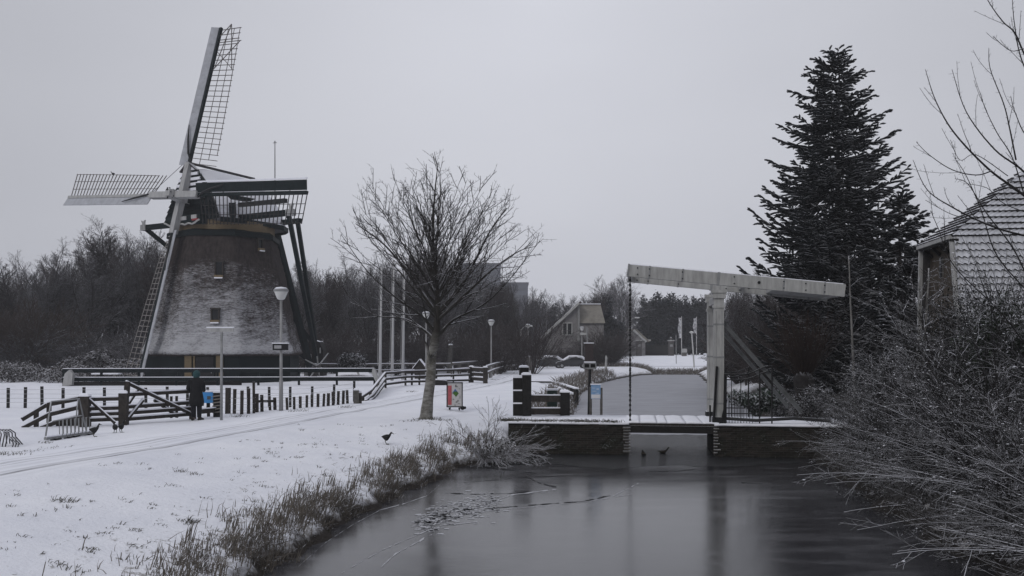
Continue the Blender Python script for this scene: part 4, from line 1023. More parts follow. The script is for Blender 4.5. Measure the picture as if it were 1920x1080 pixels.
# cycle stand and hoops
b = G(128, 822); cs = thing('cycle_stand', 'tubular cycle stand on a long base beam in front of the gate', 'cycle stand', b)
a_, z_ = G(85, 827), G(172, 815)
mb = MB(); mb.bar(a_ + V((0, 0, .06)), z_ + V((0, 0, .06)), .10, .07); mb.build('base_beam', GREY, cs)
MB().bar(a_ + V((0, 0, .115)), z_ + V((0, 0, .115)), .1, .03).build('snow_line', SNOWM, cs)
mb = MB()
for f_ in (.22, .5, .62, .95): q = a_.lerp(z_, f_); mb.box((q.x, q.y, q.z + .02), (.16, .3, .06))
mb.build('foot', IRON, cs)
mb = MB(); A_, B_ = W(96, 752.7, 23.6), W(148.7, 747.7, 24.6); C_, D_ = W(97, 768, 23.4), W(152, 757, 24.4)
mb.tube([a_ + V((0, 0, .08)), A_, B_, z_ + V((-.15, 0, .08))], .022, 6); mb.tube([W(99, 790, 23.5), W(153, 779, 24.4)], .018, 6); mb.tube([A_.lerp(B_, .95), W(140, 815, 24.2)], .018, 6)
mb.build('frame_tube', GREY, cs, True)
for i in range(8):
    q = a_.lerp(z_, .26 + i * .085); mb = MB(); mb.tube([q + V((0, .08, .08)), q + V((-.02, .1, .52)), q + V((.07, .1, .52)), q + V((.09, .08, .08))], .012, 5); mb.build('wheel_slot', GREY, cs)
hp = thing('cycle_hoops', 'low set of slanted metal cycle hoops at the left edge of the photo', 'cycle stand', G(10, 838))
for x0, sc in ((-8, 1), (-2, 1), (4, 1), (10, 1), (19, .55), (24, .55), (29, .55)):
    b = G(x0 if sc == 1 else x0, 838); mb = MB(); h = .40 * sc + .0
    top = [b + V((0, 0, .0)), b + V((0, .1, h * .75)), b + V((-.09 * sc, .2, h)), b + V((-.18 * sc, .5, h)), b + V((-.1, .6, h * .75)), b + V((-.1, .65, -.05))]
    if sc != 1: top = [b + V((.06, 0, 0)), b + V((.06, .05, h * .4)), b + V((-.08, .1, h)), b + V((-.16, .3, h)), b + V((-.1, .5, 0))]
    mb.tube(top, .015, 6); mb.build('hoop', M('dark_steel', (.05, .05, .055), .5, snow=.6, st=(.5, .9)), hp, True)

# small things in the yard: a feeder hut, a bench-like trough, stacked boards
b = W(787, 700, 70); b.z = 1.1; hut = thing('small_hut', 'little steep-roofed wooden hut with snowy roof edges left of the tree trunk', 'hut', b)
MB().prism([b + V((-.42, 0, 0)), b + V((.42, 0, 0)), b + V((.42, 0, .9)), b + V((0, 0, 1.45)), b + V((-.42, 0, .9))], V((0, .9, 0))).build('wall', WOOD, hut)
for s_ in (-1, 1): 
    ro = MB().bar(b + V((s_ * .6, .4, .78)), b + V((0, .4, 1.55)), 1.1, .06).build('roof', WOOD, hut); MB().bar(b + V((s_ * .6, .4, .84)), b + V((0, .4, 1.61)), 1.14, .05).build('snow_cover', SNOWM, ro)
b = W(815, 722, 58); b.z = 1.1; mb = MB(); mb.prism([b + V((-.5, 0, .0)), b + V((.8, 0, 0)), b + V((.8, 0, .28)), b + V((-.1, 0, .36)), b + V((-.55, 0, .22))], V((0, .7, 0)))
tr = single('feed_trough', mb, BWOOD, 'low dark trough with snow in front of the railing by the poster stand', 'trough', b); MB().box((b.x + .15, b.y + .35, b.z + .38), (1.0, .55, .06)).build('snow_cover', SNOWM, tr)
b = W(200, 712, 60.5); b.z = 1.1; bn = thing('picnic_bench', 'snow-covered low bench behind the green fence, left of the hanging sail', 'bench', b)
MB().box((b.x, b.y, b.z + .7), (1.9, .6, .09)).build('seat', SNOWM, bn)
for s_ in (-1, 1): MB().box((b.x + s_ * .7, b.y, b.z + .3), (.12, .5, .7)).build('leg', GWOOD, bn)
b = W(662, 705, 66); b.z = 1.1; bn = thing('upturned_boat', 'small upturned boat under snow behind the right end of the green fence', 'boat', b)
rings = []
for s_ in range(9):
    x = lerp(-1.6, 1.6, s_ / 8); k_ = math.sqrt(max(0.02, 1 - (x / 1.65) ** 2)); rings.append([b + V((x, .6 * k_ * math.cos(a), .12 + .75 * k_ * max(-.1, math.sin(a)))) for a in [2 * math.pi * j / 12 for j in range(12)]])
mb = MB(); mb.loft(rings); mb.build('hull', M('boat_snow', (.05, .05, .055), .7, snow=.95, st=(.2, .55), samp=.1), bn, True)
mb = MB(); mb.bar(W(668, 692, 65), W(673, 703, 65), .1, .14); mb.build('oar', WPAINT2, bn)
b = W(588, 690, 77); b.z = 1.1; bh = thing('tarred_shed', 'narrow black tarred shed behind the winch wheel', 'shed', b)
MB().prism([b + V((-.85, 0, 0)), b + V((.85, 0, 0)), b + V((.85, 0, 2.3)), b + V((.5, 0, 3.1)), b + V((-.3, 0, 3.3)), b + V((-.8, 0, 2.6))], V((0, 1.6, 0))).build('wall', BWOOD, bh); MB().box((b.x + .6, b.y - .05, b.z + 2.3), (.1, .05, .5)).build('white_slat', WPAINT, bh)
# timber revetment of the little inlet beyond the barrier
b = W(1060, 722, 56); b.z = .9
iv = thing('inlet_revetment', 'dark timber revetment with snow on its edge at the little inlet', 'revetment', b)
a1, a2, a3, a4 = W(1038, 717, 62), W(1082, 730, 54), W(1070, 735, 50), W(1038, 718, 60)
MB().prism([V((a1.x, a1.y, 1.15)), V((a2.x, a2.y, 1.0)), V((a2.x, a2.y, -.2)), V((a1.x, a1.y, -.2))], V((.1, .1, 0))).build('board_wall', BWOOD, iv)
MB().bar(V((a1.x, a1.y, 1.2)), V((a2.x, a2.y, 1.05)), .3, .07).build('snow_line', SNOWM, iv); MB().bar(V((a4.x - .3, a4.y - 2, 1.12)), V((a3.x, a3.y, .95)), .35, .12).build('kerb_beam', SNOWM, iv)
MB().bar(W(960 + 20, 716, 63.5), V((a1.x, a1.y + .5, 1.12)), .2, .12).build('cross_beam', BWOOD, iv)

# ------------------------------------------------------------------ person seen from behind
def skin_obj(name, joints, bones, mat, parent=None, sub=2):
    """continuous body grown from a skeleton of joints {name: (x, y, z, r)}"""
    me = bpy.data.meshes.new(name); ks = list(joints); o_ = V((0, 0, 0))
    me.from_pydata([joints[k][:3] for k in ks], [(ks.index(a), ks.index(b)) for a, b in bones], [])
    ob = bpy.data.objects.new(name, me); COL.objects.link(ob); ob.parent = parent
    ob.modifiers.new('Skin', 'SKIN'); md = ob.modifiers.new('Subdivision', 'SUBSURF'); md.levels = sub; md.render_levels = sub
    sv = me.skin_vertices[0].data
    for i, k in enumerate(ks):
        r = joints[k][3]; sv[i].radius = (r, r) if isinstance(r, (int, float)) else r; sv[i].use_root = (i == 0)
    me.materials.append(mat); return ob
pb = G(368, 788)
per = thing('person', 'person in a long black coat and teal hood standing at the gate, seen from behind', 'person', pb)
SKIN = M('skin', (.30, .19, .15), .6, .1)
J = {'pelvis': (0, 0, .90, .12), 'spine': (0, .0, 1.12, .115), 'chest': (0, .01, 1.32, .11), 'neck': (0, .02, 1.46, .055), 'jaw': (0, .06, 1.53, .06), 'head': (0, .045, 1.60, .088), 'crown': (0, .04, 1.66, .07),
     'nose': (0, .145, 1.575, .014)}
Bn = [('pelvis', 'spine'), ('spine', 'chest'), ('chest', 'neck'), ('neck', 'jaw'), ('jaw', 'head'), ('head', 'crown'), ('head', 'nose')]
for s_, nm in ((-1, 'l'), (1, 'r')):
    J.update({nm + 'hip': (s_ * .09, 0, .86, .085), nm + 'knee': (s_ * .10, .02, .47, .045), nm + 'ankle': (s_ * .09, -.02 + (.05 if s_ > 0 else -.03), .08, .034), nm + 'toe': (s_ * .11, .14 + (.05 if s_ > 0 else -.03), .035, .035),
              nm + 'sh': (s_ * .17, .01, 1.37, .042), nm + 'elbow': (s_ * .255, -.03, 1.10, .034), nm + 'wrist': (s_ * .18, .19, 1.02, .034), nm + 'palm': (s_ * .15, .26, 1.03, .036), nm + 'thumb': (s_ * .12, .27, 1.075, .012), nm + 'thumb2': (s_ * .10, .30, 1.10, .010)})
    Bn += [('pelvis', nm + 'hip'), (nm + 'hip', nm + 'knee'), (nm + 'knee', nm + 'ankle'), (nm + 'ankle', nm + 'toe'), ('chest', nm + 'sh'), (nm + 'sh', nm + 'elbow'), (nm + 'elbow', nm + 'wrist'), (nm + 'wrist', nm + 'palm'), (nm + 'palm', nm + 'thumb'), (nm + 'thumb', nm + 'thumb2')]
    for q in range(4):
        zz = 1.06 - q * .022; J.update({nm + 'f%d' % q: (s_ * .135, .315, zz, .0095), nm + 'g%d' % q: (s_ * .10, .345 - .006 * abs(q - 1), zz - .01, .0085), nm + 'h%d' % q: (s_ * .072, .325, zz - .015, .0075)})
        Bn += [(nm + 'palm', nm + 'f%d' % q), (nm + 'f%d' % q, nm + 'g%d' % q), (nm + 'g%d' % q, nm + 'h%d' % q)]
skin_obj('body', J, Bn, SKIN, per)
COAT = M('black_coat', (.009, .009, .011), .85, .3, 9, bump=.3, bscale=14)
def ell(cx_, cy_, z, rx, ry, n=20, wob=0): return [pb + V((cx_ + rx * math.cos(a) * (1 + wob * math.sin(5 * a)), cy_ + ry * math.sin(a), z)) for a in [2 * math.pi * j / n for j in range(n)]]
mb = MB(); mb.loft([ell(0, 0, .50, .245, .20, wob=.05), ell(0, 0, .66, .255, .20, wob=.04), ell(0, 0, .84, .235, .185), ell(0, 0, 1.02, .195, .16), ell(0, .0, 1.2, .215, .165), ell(0, .01, 1.36, .225, .15), ell(0, .015, 1.44, .17, .12), ell(0, .02, 1.49, .09, .085)])
for s_ in (-1, 1):
    mb.tube([pb + V((s_ * .17, .01, 1.40)), pb + V((s_ * .235, -.01, 1.25)), pb + V((s_ * .262, -.035, 1.10)), pb + V((s_ * .235, .07, 1.04)), pb + V((s_ * .185, .18, 1.02))], [.095, .088, .078, .068, .055], 12)
mb.build('coat', COAT, per, True)
mb = MB()
for s_ in (-1, 1):
    o_ = .05 if s_ > 0 else -.03
    mb.tube([pb + V((s_ * .09, 0, .85)), pb + V((s_ * .10, .02, .47)), pb + V((s_ * .09, -.02 + o_, .10))], [.125, .09, .072], 12)
mb.build('trousers', M('dark_trousers', (.012, .012, .017), .8, .3, 9), per, True)
mb = MB()
for s_ in (-1, 1):
    o_ = .05 if s_ > 0 else -.03
    mb.loft([[pb + V((s_ * (.09 + .015 * k), dy + o_, 0)) + V((r_ * math.cos(a), r_ * .8 * math.sin(a) * 0 , max(0, .0))) + V((0, 0, h_ * (.5 + .5 * math.sin(a)))) for a in [2 * math.pi * j / 10 for j in range(10)]] for k, (dy, r_, h_) in enumerate(((-.11, .03, .06), (-.08, .048, .12), (.0, .055, .13), (.08, .055, .09), (.17, .045, .06), (.2, .02, .03)))])
mb.build('boots', M('boots', (.02, .018, .016), .6), per, True)
mb = MB(); mb.loft([ell(0, .01, 1.47, .085, .085), ell(0, .02, 1.53, .115, .12), ell(0, .02, 1.60, .125, .13), ell(0, .025, 1.67, .112, .115), ell(0, .03, 1.72, .07, .075), ell(0, .035, 1.745, .015, .015)])
mb.build('hood', M('teal_hood', (.022, .062, .068), .85, .2, 12, bump=.3), per, True)

# ------------------------------------------------------------------ birds
def bird(name, loc, rz, sc, label, cat, cols, legs, neck, group=None, swim=False):
    """one continuous body from tail to bill; legs in the same mesh"""
    kx, kz = (1.0, .60) if swim else (.62, 1.0)
    neck += .03 if swim else .05
    L = [(-.24, .03, .012, .01, 0), (-.19, .02, .035, .03, 0), (-.10, -.0, .078, .08, 0), (.0, -.01, .098, .105, 0), (.09, .01, .085, .095, 0), (.145, .055, .052, .055, 0)]
    nk = [(.175, .045 + neck * .45, .032, .036, 1), (.19, .045 + neck * .8, .03, .032, 1), (.20, .06 + neck, .036, .038, 1), (.225, .062 + neck, .034, .034, 1), (.248, .058 + neck, .018, .018, 2), (.285, .05 + neck, .014, .008, 2), (.305, .046 + neck, .004, .004, 2)]
    P_ = [(p[0] * kx, p[1], p[2], p[3] * kz, p[4]) for p in L] + [(p[0] - .145 * (1 - kx),) + p[1:] for p in nk]; mb = MB(); rings = []
    zb = .02 if swim else .17
    C_ = [V((p[0], 0, p[1] + zb + .05)) for p in P_]
    for i, p in enumerate(P_):
        t = (C_[min(i + 1, len(P_) - 1)] - C_[max(i - 1, 0)]).normalized()
        if i >= len(L) + 2: t = V((1, 0, -.1)).normalized()
        if i < len(L) - 1: t = V((1, 0, .1)).normalized()
        up = V((0, 1, 0)).cross(t) * -1
        rings.append([C_[i] + V((0, p[2] * math.cos(a), 0)) + up * p[3] * math.sin(a) for a in [2 * math.pi * j / 12 for j in range(12)]])
    mb.loft(rings); k = 0
    n = 12; fi = 0
    for i in range(len(P_) - 1):
        for j in range(n): mb.m[fi] = P_[i + 1][4] if P_[i + 1][4] == P_[i][4] or P_[i + 1][4] != 2 else 2; fi += 1
    if legs:
        for s_ in (-1, 1):
            mb.tube([V((.0, s_ * .035, zb + .01)), V((-.03, s_ * .04, .11)), V((.01, s_ * .04, .0))], [.022, .012, .009], 6, mi=3)
            for a in (-.45, 0, .45): mb.tube([V((.01, s_ * .04, .006)), V((.01 + .09 * math.cos(a), s_ * .04 + .09 * math.sin(a), .003))], [.009, .004], 4, mi=3)
    M3 = Matrix.Rotation(rz, 3, 'Z'); mb.v = [tuple(V(loc) + M3 @ (V(q) * sc)) for q in mb.v]
    return single(name, mb, cols, label, cat, loc, group, True)
CB = M('coot_black', (.010, .010, .011), .7); CH = M('coot_head', (.006, .006, .007), .6); CK = M('coot_bill', (.12, .12, .115), .5); CLG = M('coot_leg', (.07, .08, .06), .6)
coot = [CB, CH, CK, CLG]
p = GS(724, 833); bird('coot', P3(p.x, p.y), R(8), .92, 'black coot standing alone on the snowy bank right of centre', 'bird', coot, True, .03, 'coots on the snow')
p = G(176, 819); bird('coot', P3(p.x, p.y), R(25), .85, 'black coot at the right foot of the cycle stand', 'bird', coot, True, .07, 'coots on the snow')
p = G(216, 812); bird('coot', P3(p.x, p.y), R(130), .8, 'left one of the two coots standing close together', 'bird', coot, True, .0, 'coots on the snow')
p = G(227, 811); bird('coot', P3(p.x, p.y), R(75), .8, 'right one of the two coots standing close together, head raised', 'bird', coot, True, .09, 'coots on the snow')
DB = M('duck_brown', (.028, .023, .020), .7, .5, 30); DH = M('duck_head', (.010, .013, .012), .5); DK = M('duck_bill', (.10, .085, .04), .5)
p = G(1243, 849, 0); bird('duck', V((p.x, p.y, -.02)), R(0), .85, 'dark duck swimming in profile under the bridge, facing right', 'duck', [DB, DH, DK, CLG], False, .06, 'dark ducks on the water', True)
p = G(1207, 853, 0); bird('duck', V((p.x, p.y, -.02)), R(98), .8, 'dark duck seen end-on left of the swimming one', 'duck', [DB, DH, DK, CLG], False, .02, 'dark ducks on the water', True)
WB = M('duck_white', (.40, .39, .35), .8, .1, 20); p = G(1480, 851, 0); bird('duck', V((p.x, p.y, -.02)), R(178), .85, 'pale cream duck resting in the dark water by the right landing', 'duck', [WB, WB, DK, CLG], False, -.02, None, True)
q = mill  # the bird on the raised edge of the left sail
bl = HUB + (-Uv * math.cos(PHI) + VV * math.sin(PHI)) * 8.35 + (VV * math.cos(PHI) + Uv * math.sin(PHI)) * 1.72 + N_ * (-.15)
bird('crow', bl, R(200), .9, 'black bird perched on the upper edge of the left sail', 'bird', [CB, CH, CH, CH], True, .05)

# ------------------------------------------------------------------ cars under snow
def car(loc, rz, label, col):
    t = thing('parked_car', label, 'car', loc, 'cars parked under snow')
    M3 = Matrix.Rotation(rz, 3, 'Z'); T = lambda x, y, z: V(loc) + M3 @ V((x, y, z))
    prof = [(-2.1, .35), (-2.12, .7), (-2.05, .92), (-1.75, .98), (-1.2, 1.40), (-.4, 1.5), (.45, 1.46), (1.15, 1.0), (1.95, .82), (2.15, .62), (2.15, .35)]
    mb = MB(); rings = []
    for y, k_ in ((-.82, .96), (-.74, 1.0), (.74, 1.0), (.82, .96)): rings.append([T(x * (1 if k_ == 1 else .985), y if z < 1.02 else y * .82, .35 + (z - .35) * k_) for x, z in prof])
    mb.loft(rings); mb.build('body', M('car_paint', (.035, .036, .04), .35, .1, 3, snow=.97, st=(.22, .5), samp=.08), t)
    for s_ in (-1, 1):
        gm = MB(); gm.prism([T(-1.45, s_ * .76, 1.04), T(.92, s_ * .76, 1.04), T(.42, s_ * .69, 1.36), T(-1.1, s_ * .69, 1.34)], M3 @ V((0, s_ * .02, 0))); gm.build('side_window', GLASS, t)
        for x in (-1.3, 1.35):
            wm = MB(); wm.tube([T(x, s_ * .66, .32), T(x, s_ * .85, .32)], .32, 16); wo = wm.build('wheel', IRON, t); wm = MB(); wm.tube([T(x, s_ * .85, .32), T(x, s_ * .862, .32)], .19, 12); wm.build('rim', GREY, wo)
        MB().bar(T(2.14, s_ * .58, .66), T(2.17, s_ * .58, .66), .3, .14).build('headlight', LGL, t); MB().bar(T(-2.12, s_ * .6, .74), T(-2.15, s_ * .6, .74), .26, .14).build('tail_light', RED, t)
    sm = MB(); rr_ = []
    for y in (-.62, -.3, .3, .62): rr_.append([T(x, y, z + (.13 if abs(y) < .5 else .04)) for x, z in ((-1.9, .97), (-1.25, 1.40), (-.4, 1.5), (.42, 1.47), (1.12, 1.02), (1.9, .84))])
    sm.loft(rr_, cap=False, closed=False); sm.build('snow_cover', SNOWM, t, True)
for px, lab, rz_ in ((1027, 'snow-covered parked car left of the car nearest the lamp with the finger board', R(182)), (1073, 'snow-covered parked car right beside the lamp with the finger board', R(181)), (962, 'snow-covered dark car behind the curving fence', R(170))):
    p = W(px, 690, 107); car(V((p.x, p.y, gh(p.x, p.y) - (.0))), rz_, lab, None)

# ------------------------------------------------------------------ houses
BRG = M('grey_brick', (.22, .212, .215), .9, .25, 1.2, bump=.3, bscale=6); TAN = M('tan_cladding', (.19, .178, .158), .9, .2, 1.5)
hb_ = W(1083, 690, 122); hb_.z = 1.1
ho = thing('gabled_house', 'brick house with a steep white-edged gable and one double window behind the shrubs', 'house', hb_)
q = lambda px, py, dy=0: W(px, py, 122 + dy)
MB().prism([q(1003, 700), q(1085, 700), q(1085, 571), q(1003, 646)], V((0, 6, 0))).build('wall', BRG, ho)
MB().bar(q(998, 650, 3), q(1086, 568, 3), 7.0, .30).build('roof', M('roof_tiles', (.07, .06, .06), .8, .3, 3, snow=.9, st=(.3, .6)), ho)
MB().bar(q(998, 650, -.6), q(1086, 568, -.6), .12, .34).build('barge_board', WPAINT, ho)
MB().prism([q(1086, 700, .6), q(1132, 700, .6), q(1132, 604, .6), q(1086, 604, .6)], V((0, 6, 0))).build('wall', BRG, ho)
ro = MB().prism([q(1086, 606, .2), q(1135, 606, .2), q(1126, 571, 3), q(1086, 571, 3)], V((0, .35, .1))).build('roof', TAN, ho)
MB().bar(q(1086, 570, 3), q(1126, 570, 3), .5, .12).build('snow_line', SNOWM, ro); MB().bar(q(1085, 570, -.1), q(1085, 640, -.1), .3, .2, up=(0, 1, 0)).build('corner_board', M('grey_trim', (.24, .24, .24), .7), ho)
wi = MB(); 
for px in (1055, 1063.5, 1072.5): wi.bar(q(px, 606, -.2), q(px, 628, -.2), .16, .12, up=(0, 1, 0))
for py in (605.5, 628): wi.bar(q(1054.4, py, -.2), q(1073, py, -.2), .12, .16)
wo = wi.build('window', WPAINT, ho)
for a, b in ((1055.5, 1063), (1064, 1072)): MB().prism([q(a, 606, -.1), q(b, 606, -.1), q(b, 628, -.1), q(a, 628, -.1)], V((0, .06, 0))).build('pane', GLASS, wo)
hb_ = W(1190, 672, 160); hb_.z = gh(hb_.x, hb_.y)
h2_ = thing('gate_lodge', 'small grey brick lodge with a white-edged sloping roof at the far end of the canal', 'house', hb_)
q = lambda px, py, dy=0: W(px, py, 160 + dy)
MB().prism([q(1165, 690), q(1210, 690), q(1210, 640), q(1190, 621), q(1165, 621)], V((0, 6, 0))).build('wall', BRG, h2_)
ro = MB().bar(q(1188, 619, 3), q(1212, 641, 3), 7, .25).build('roof', TAN, h2_); MB().bar(q(1188, 619, -.5), q(1212, 641, -.5), .15, .4).build('barge_board', WPAINT, h2_)
MB().bar(q(1165, 620, 3), q(1190, 619, 3), 7, .25).build('roof', TAN, h2_); MB().bar(q(1211, 638, -.2), q(1220, 638, -.2), .3, .3).build('gutter_arm', WPAINT2, h2_)
for px, lab in ((1198, 'left brick gate pier with a pale cap, against the lodge'), (1258, 'right brick gate pier with a ball top, by the banner flags')):
    p = W(px, 672, 157 if px < 1200 else 160); p.z = gh(p.x, p.y); gp = thing('gate_pier', lab, 'gate pier', p, 'gate piers'); ht = 2.75
    MB().box((p.x, p.y, p.z + ht / 2 - .3), (.95, .9, ht + .6)).build('shaft', M('pier_brick', (.075, .07, .07), .9, .3, 4), gp); MB().box((p.x, p.y, p.z + ht + .1), (1.15, 1.1, .2)).build('cap', WPAINT2, gp)
    MB().box((p.x, p.y - .47, p.z + 1.9), (.5, .06, .45)).build('name_plate', GREY, gp)
    if px > 1200: MB().lathe([(.05, 0), (.22, .1), (.26, .28), (.15, .45), (.02, .52)], (p.x, p.y, p.z + ht + .2), 12).build('ball', GWOOD, gp, True)
p = W(1228, 668, 164); p.z = gh(p.x, p.y)
mb = MB(); mb.box((p.x, p.y, p.z + .9), (5.2, .12, 2.2)); dg = single('park_gate', mb, BWOOD, 'dark closed gate between the two brick piers', 'gate', p)
for px, tp, bt, lab, Yf in ((1276, 596, 634, 'white banner flag with dark marks on the pole beside the right gate pier', 158), (1304, 597, 625, 'second, smaller white banner flag half hidden by the twigs', 165)):
    b = W(px + 2, 675, Yf); b.z = gh(b.x, b.y); ff = thing('banner_flag', lab, 'flag', b, 'banner flags at the park gate'); tz = W(px + 2, tp - 3, Yf)
    MB().tube([b - V((0, 0, .4)), tz], .07, 6).build('pole', POLEW, ff)
    a, c_ = W(px - 4, tp, Yf), W(px + 1, bt, Yf); mb = MB(); NS = 10; rings = []
    for i in range(NS + 1):
        z = lerp(a.z, c_.z, i / NS); w0 = .06 * math.sin(i * 1.3); rings.append([V((a.x + .1 * math.sin(i * .9), b.y + w0, z)), V(((a.x + c_.x) / 2, b.y - w0, z)), V((c_.x, b.y, z))])
    mb.loft(rings, cap=False, closed=False); mb.build('cloth', M('banner_cloth', (.40, .40, .42), .8, .75, 2.4), ff, True)
b = W(1302, 680, 120); b.z = gh(b.x, b.y); lp_ = thing('leaning_lamp', 'thin pale lamp post leaning left at the far bank', 'street lamp', b)
tz = W(1297, 625, 120); MB().tube([b - V((0, 0, .3)), tz], [.12, .1], 6).build('pole', POLEW, lp_); MB().lathe([(.1, -.05), (.34, .12), (.36, .2), (.1, .3)], tuple(tz), 10).build('lamp_head', LGL, lp_)
b = W(1268, 684, 130); b.z = gh(b.x, b.y); t = thing('bare_pole', 'thin bare pole on the far bank in front of the right gate pier', 'pole', b); MB().tube([b - V((0, 0, .3)), W(1267.5, 628, 130)], .06, 6).build('shaft', GREY, t)
b = W(1283, 668, 155); b.z = gh(b.x, b.y); t = thing('notice_stand', 'low pale notice stand below the banner flag', 'sign', b); MB().box((b.x, b.y, b.z + 1.0), (1.0, .1, .7)).build('panel', WPAINT2, t); MB().box((b.x, b.y + .1, b.z + .3), (.9, .08, .9)).build('leg', GWOOD, t)
b = W(1104, 690, 92); b.z = gh(b.x, b.y); t = thing('tall_cabinet', 'tall dark red-brown cabinet with a snowy flat lid beside the canal bank', 'cabinet', b)
zt = W(1104, 644, 92).z; MB().box((b.x, b.y, (b.z + zt) / 2 - .1), (.88, .5, zt - b.z + .2)).build('case', M('rust_brown', (.028, .018, .018), .7, .3, 5), t); MB().box((b.x, b.y, zt + .05), (1.05, .62, .09)).build('lid', SNOWM, t)
MB().tube([V((b.x, b.y + .3, b.z)), W(1100, 612, 92.5)], .07, 6).build('pipe', GREY, t)
p = W(1136, 690, 100); p.z = gh(p.x, p.y); mb = MB(); mb.tube([p - V((0, 0, .3)), p + V((.05, 0, 1.7)), p + V((0, 0, 1.95))], [.16, .13, .03], 8); single('marker_post', mb, WPAINT2, 'pale pointed marker post on the bank below the gabled house', 'post', p)
p = W(991, 690, 96); p.z = 1.1; mb = MB(); mb.tube([p - V((0, 0, .3)), p + V((0, 0, 1.5)), p + V((0, 0, 1.75))], [.42, .4, .15], 10); single('stone_pillar', mb, M('pillar_stone', (.16, .15, .145), .9, .3, 4, snow=.9, st=(.5, .8)), 'stout pale round pillar with a snowy top between lamp and cars', 'pillar', p)
# flat blocks far beyond the trees
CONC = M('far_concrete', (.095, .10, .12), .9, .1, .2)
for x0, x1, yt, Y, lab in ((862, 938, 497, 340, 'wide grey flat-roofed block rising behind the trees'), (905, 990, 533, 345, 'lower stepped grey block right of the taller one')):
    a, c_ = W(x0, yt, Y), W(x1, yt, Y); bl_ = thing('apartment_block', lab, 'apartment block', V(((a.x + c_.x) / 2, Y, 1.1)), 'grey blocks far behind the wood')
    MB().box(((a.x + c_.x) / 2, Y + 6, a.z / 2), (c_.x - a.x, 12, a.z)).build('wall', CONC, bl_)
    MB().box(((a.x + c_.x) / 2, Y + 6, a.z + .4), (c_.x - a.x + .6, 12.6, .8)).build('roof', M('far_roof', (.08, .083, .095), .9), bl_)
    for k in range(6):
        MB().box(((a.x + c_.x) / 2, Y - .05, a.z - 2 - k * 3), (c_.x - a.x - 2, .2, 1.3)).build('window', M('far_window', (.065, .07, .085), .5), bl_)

# farmhouse on the right with a half-hipped tiled roof
HC = V((16.65, 33.1, 1.1)); hr = V((.991, -.13, 0)); hg = V((.13, .991, 0))
def H(s_, g_, z): return V((HC.x, HC.y, 0)) + hr * s_ + hg * g_ + V((0, 0, z))
fh = thing('farmhouse', 'brick farmhouse with a big snowy half-hipped pantile roof behind the right-hand shrubs', 'house', HC)
def tile_mat():
    return M('dark_pantile', (.030, .027, .027), .8, .3, 6)
TSNOW = M('roof_snow', (.52, .53, .57), .9, .22, 1.1, bump=.3, bscale=8)
def tile_plane(lf, rf, nrm, L, name, parent, rowlen=.26):
    mb = MB(); n = max(2, int(L / rowlen))
    for i in range(n):
        a0, a1 = lf(i / n), lf((i + 1) / n + .01); b0, b1 = rf(i / n), rf((i + 1) / n + .01)
        wmax = max((b1 - a1).length, .1); m_ = max(4, int(wmax / .045)); k0 = len(mb.v); dr_ = (a1 - a0).normalized()
        jit = [rg.uniform(-.02, .02) for _ in range(m_ + 1)]
        for j in range(m_ + 1):
            t = j / m_; u = a1.lerp(b1, t); ph = (u - HC).dot(hr if abs(nrm.dot(hr)) < .5 else hg) / .21 * 2 * math.pi
            wv = .03 * math.sin(ph); p0 = a0.lerp(b0, t) + nrm * wv; drop = dr_ * (.045 * math.sin(ph) + jit[j] * .8); p1 = u + nrm * (wv + .10) + drop
            mb.v += [tuple(p0), tuple(p1), tuple(u + nrm * (wv + .0) + drop * .9)]
        for j in range(m_):
            q0 = k0 + j * 3; mb.f.append((q0, q0 + 3, q0 + 4, q0 + 1)); mb.m.append(0); mb.f.append((q0 + 1, q0 + 4, q0 + 5, q0 + 2)); mb.m.append(1)
    return mb.build(name, [TSNOW, tile_mat()], parent)
ZR, ZH, GH_, QH = 10.4, 7.75, 1.62, 3.0
E1, E2, RS = H(-.25, -GH_ - .12, ZH), H(-.25, GH_ + .12, ZH), H(QH, 0, ZR)
LEN = 15.0
sl = (H(0, -GH_, ZH) - H(0, 0, ZR)).normalized(); nr = sl.cross(hr).normalized(); nr = nr if nr.z > 0 else -nr
tile_plane(lambda f: RS.lerp(H(-.2, -GH_, ZH), f), lambda f: H(LEN, 0, ZR).lerp(H(LEN, -GH_, ZH), f), nr, (H(0, -GH_, ZH) - H(0, 0, ZR)).length, 'roof', fh)
Z2, G2, G3 = 2.9, 2.6, 1.9
sl2 = (H(0, -G2, Z2) - H(0, -GH_, ZH)).normalized(); nr2 = sl2.cross(hr).normalized(); nr2 = nr2 if nr2.z > 0 else -nr2
tile_plane(lambda f: H(-.15, -GH_, ZH).lerp(H(-.15, -G2, Z2), f), lambda f: H(LEN, -GH_, ZH).lerp(H(LEN, -G2, Z2), f), nr2, (H(0, -G2, Z2) - H(0, -GH_, ZH)).length, 'roof', fh)
nh = (E1 - RS).cross(E2 - RS).normalized(); nh = nh if nh.z > 0 else -nh
tile_plane(lambda f: RS.lerp(E2, f), lambda f: RS.lerp(E1, f), nh, ((E1 + E2) / 2 - RS).length, 'hip_roof', fh)
MB().prism([RS + V((0, .05, -.05)), H(LEN, .05, ZR - .05), H(LEN, GH_, ZH), H(-.2, GH_, ZH)], V((0, 0, -.1))).build('rear_roof', tile_mat(), fh)
MB().prism([H(-.15, GH_, ZH), H(LEN, GH_, ZH), H(LEN, G3, Z2), H(-.15, G3, Z2)], V((0, -.1, 0))).build('rear_roof', tile_mat(), fh)
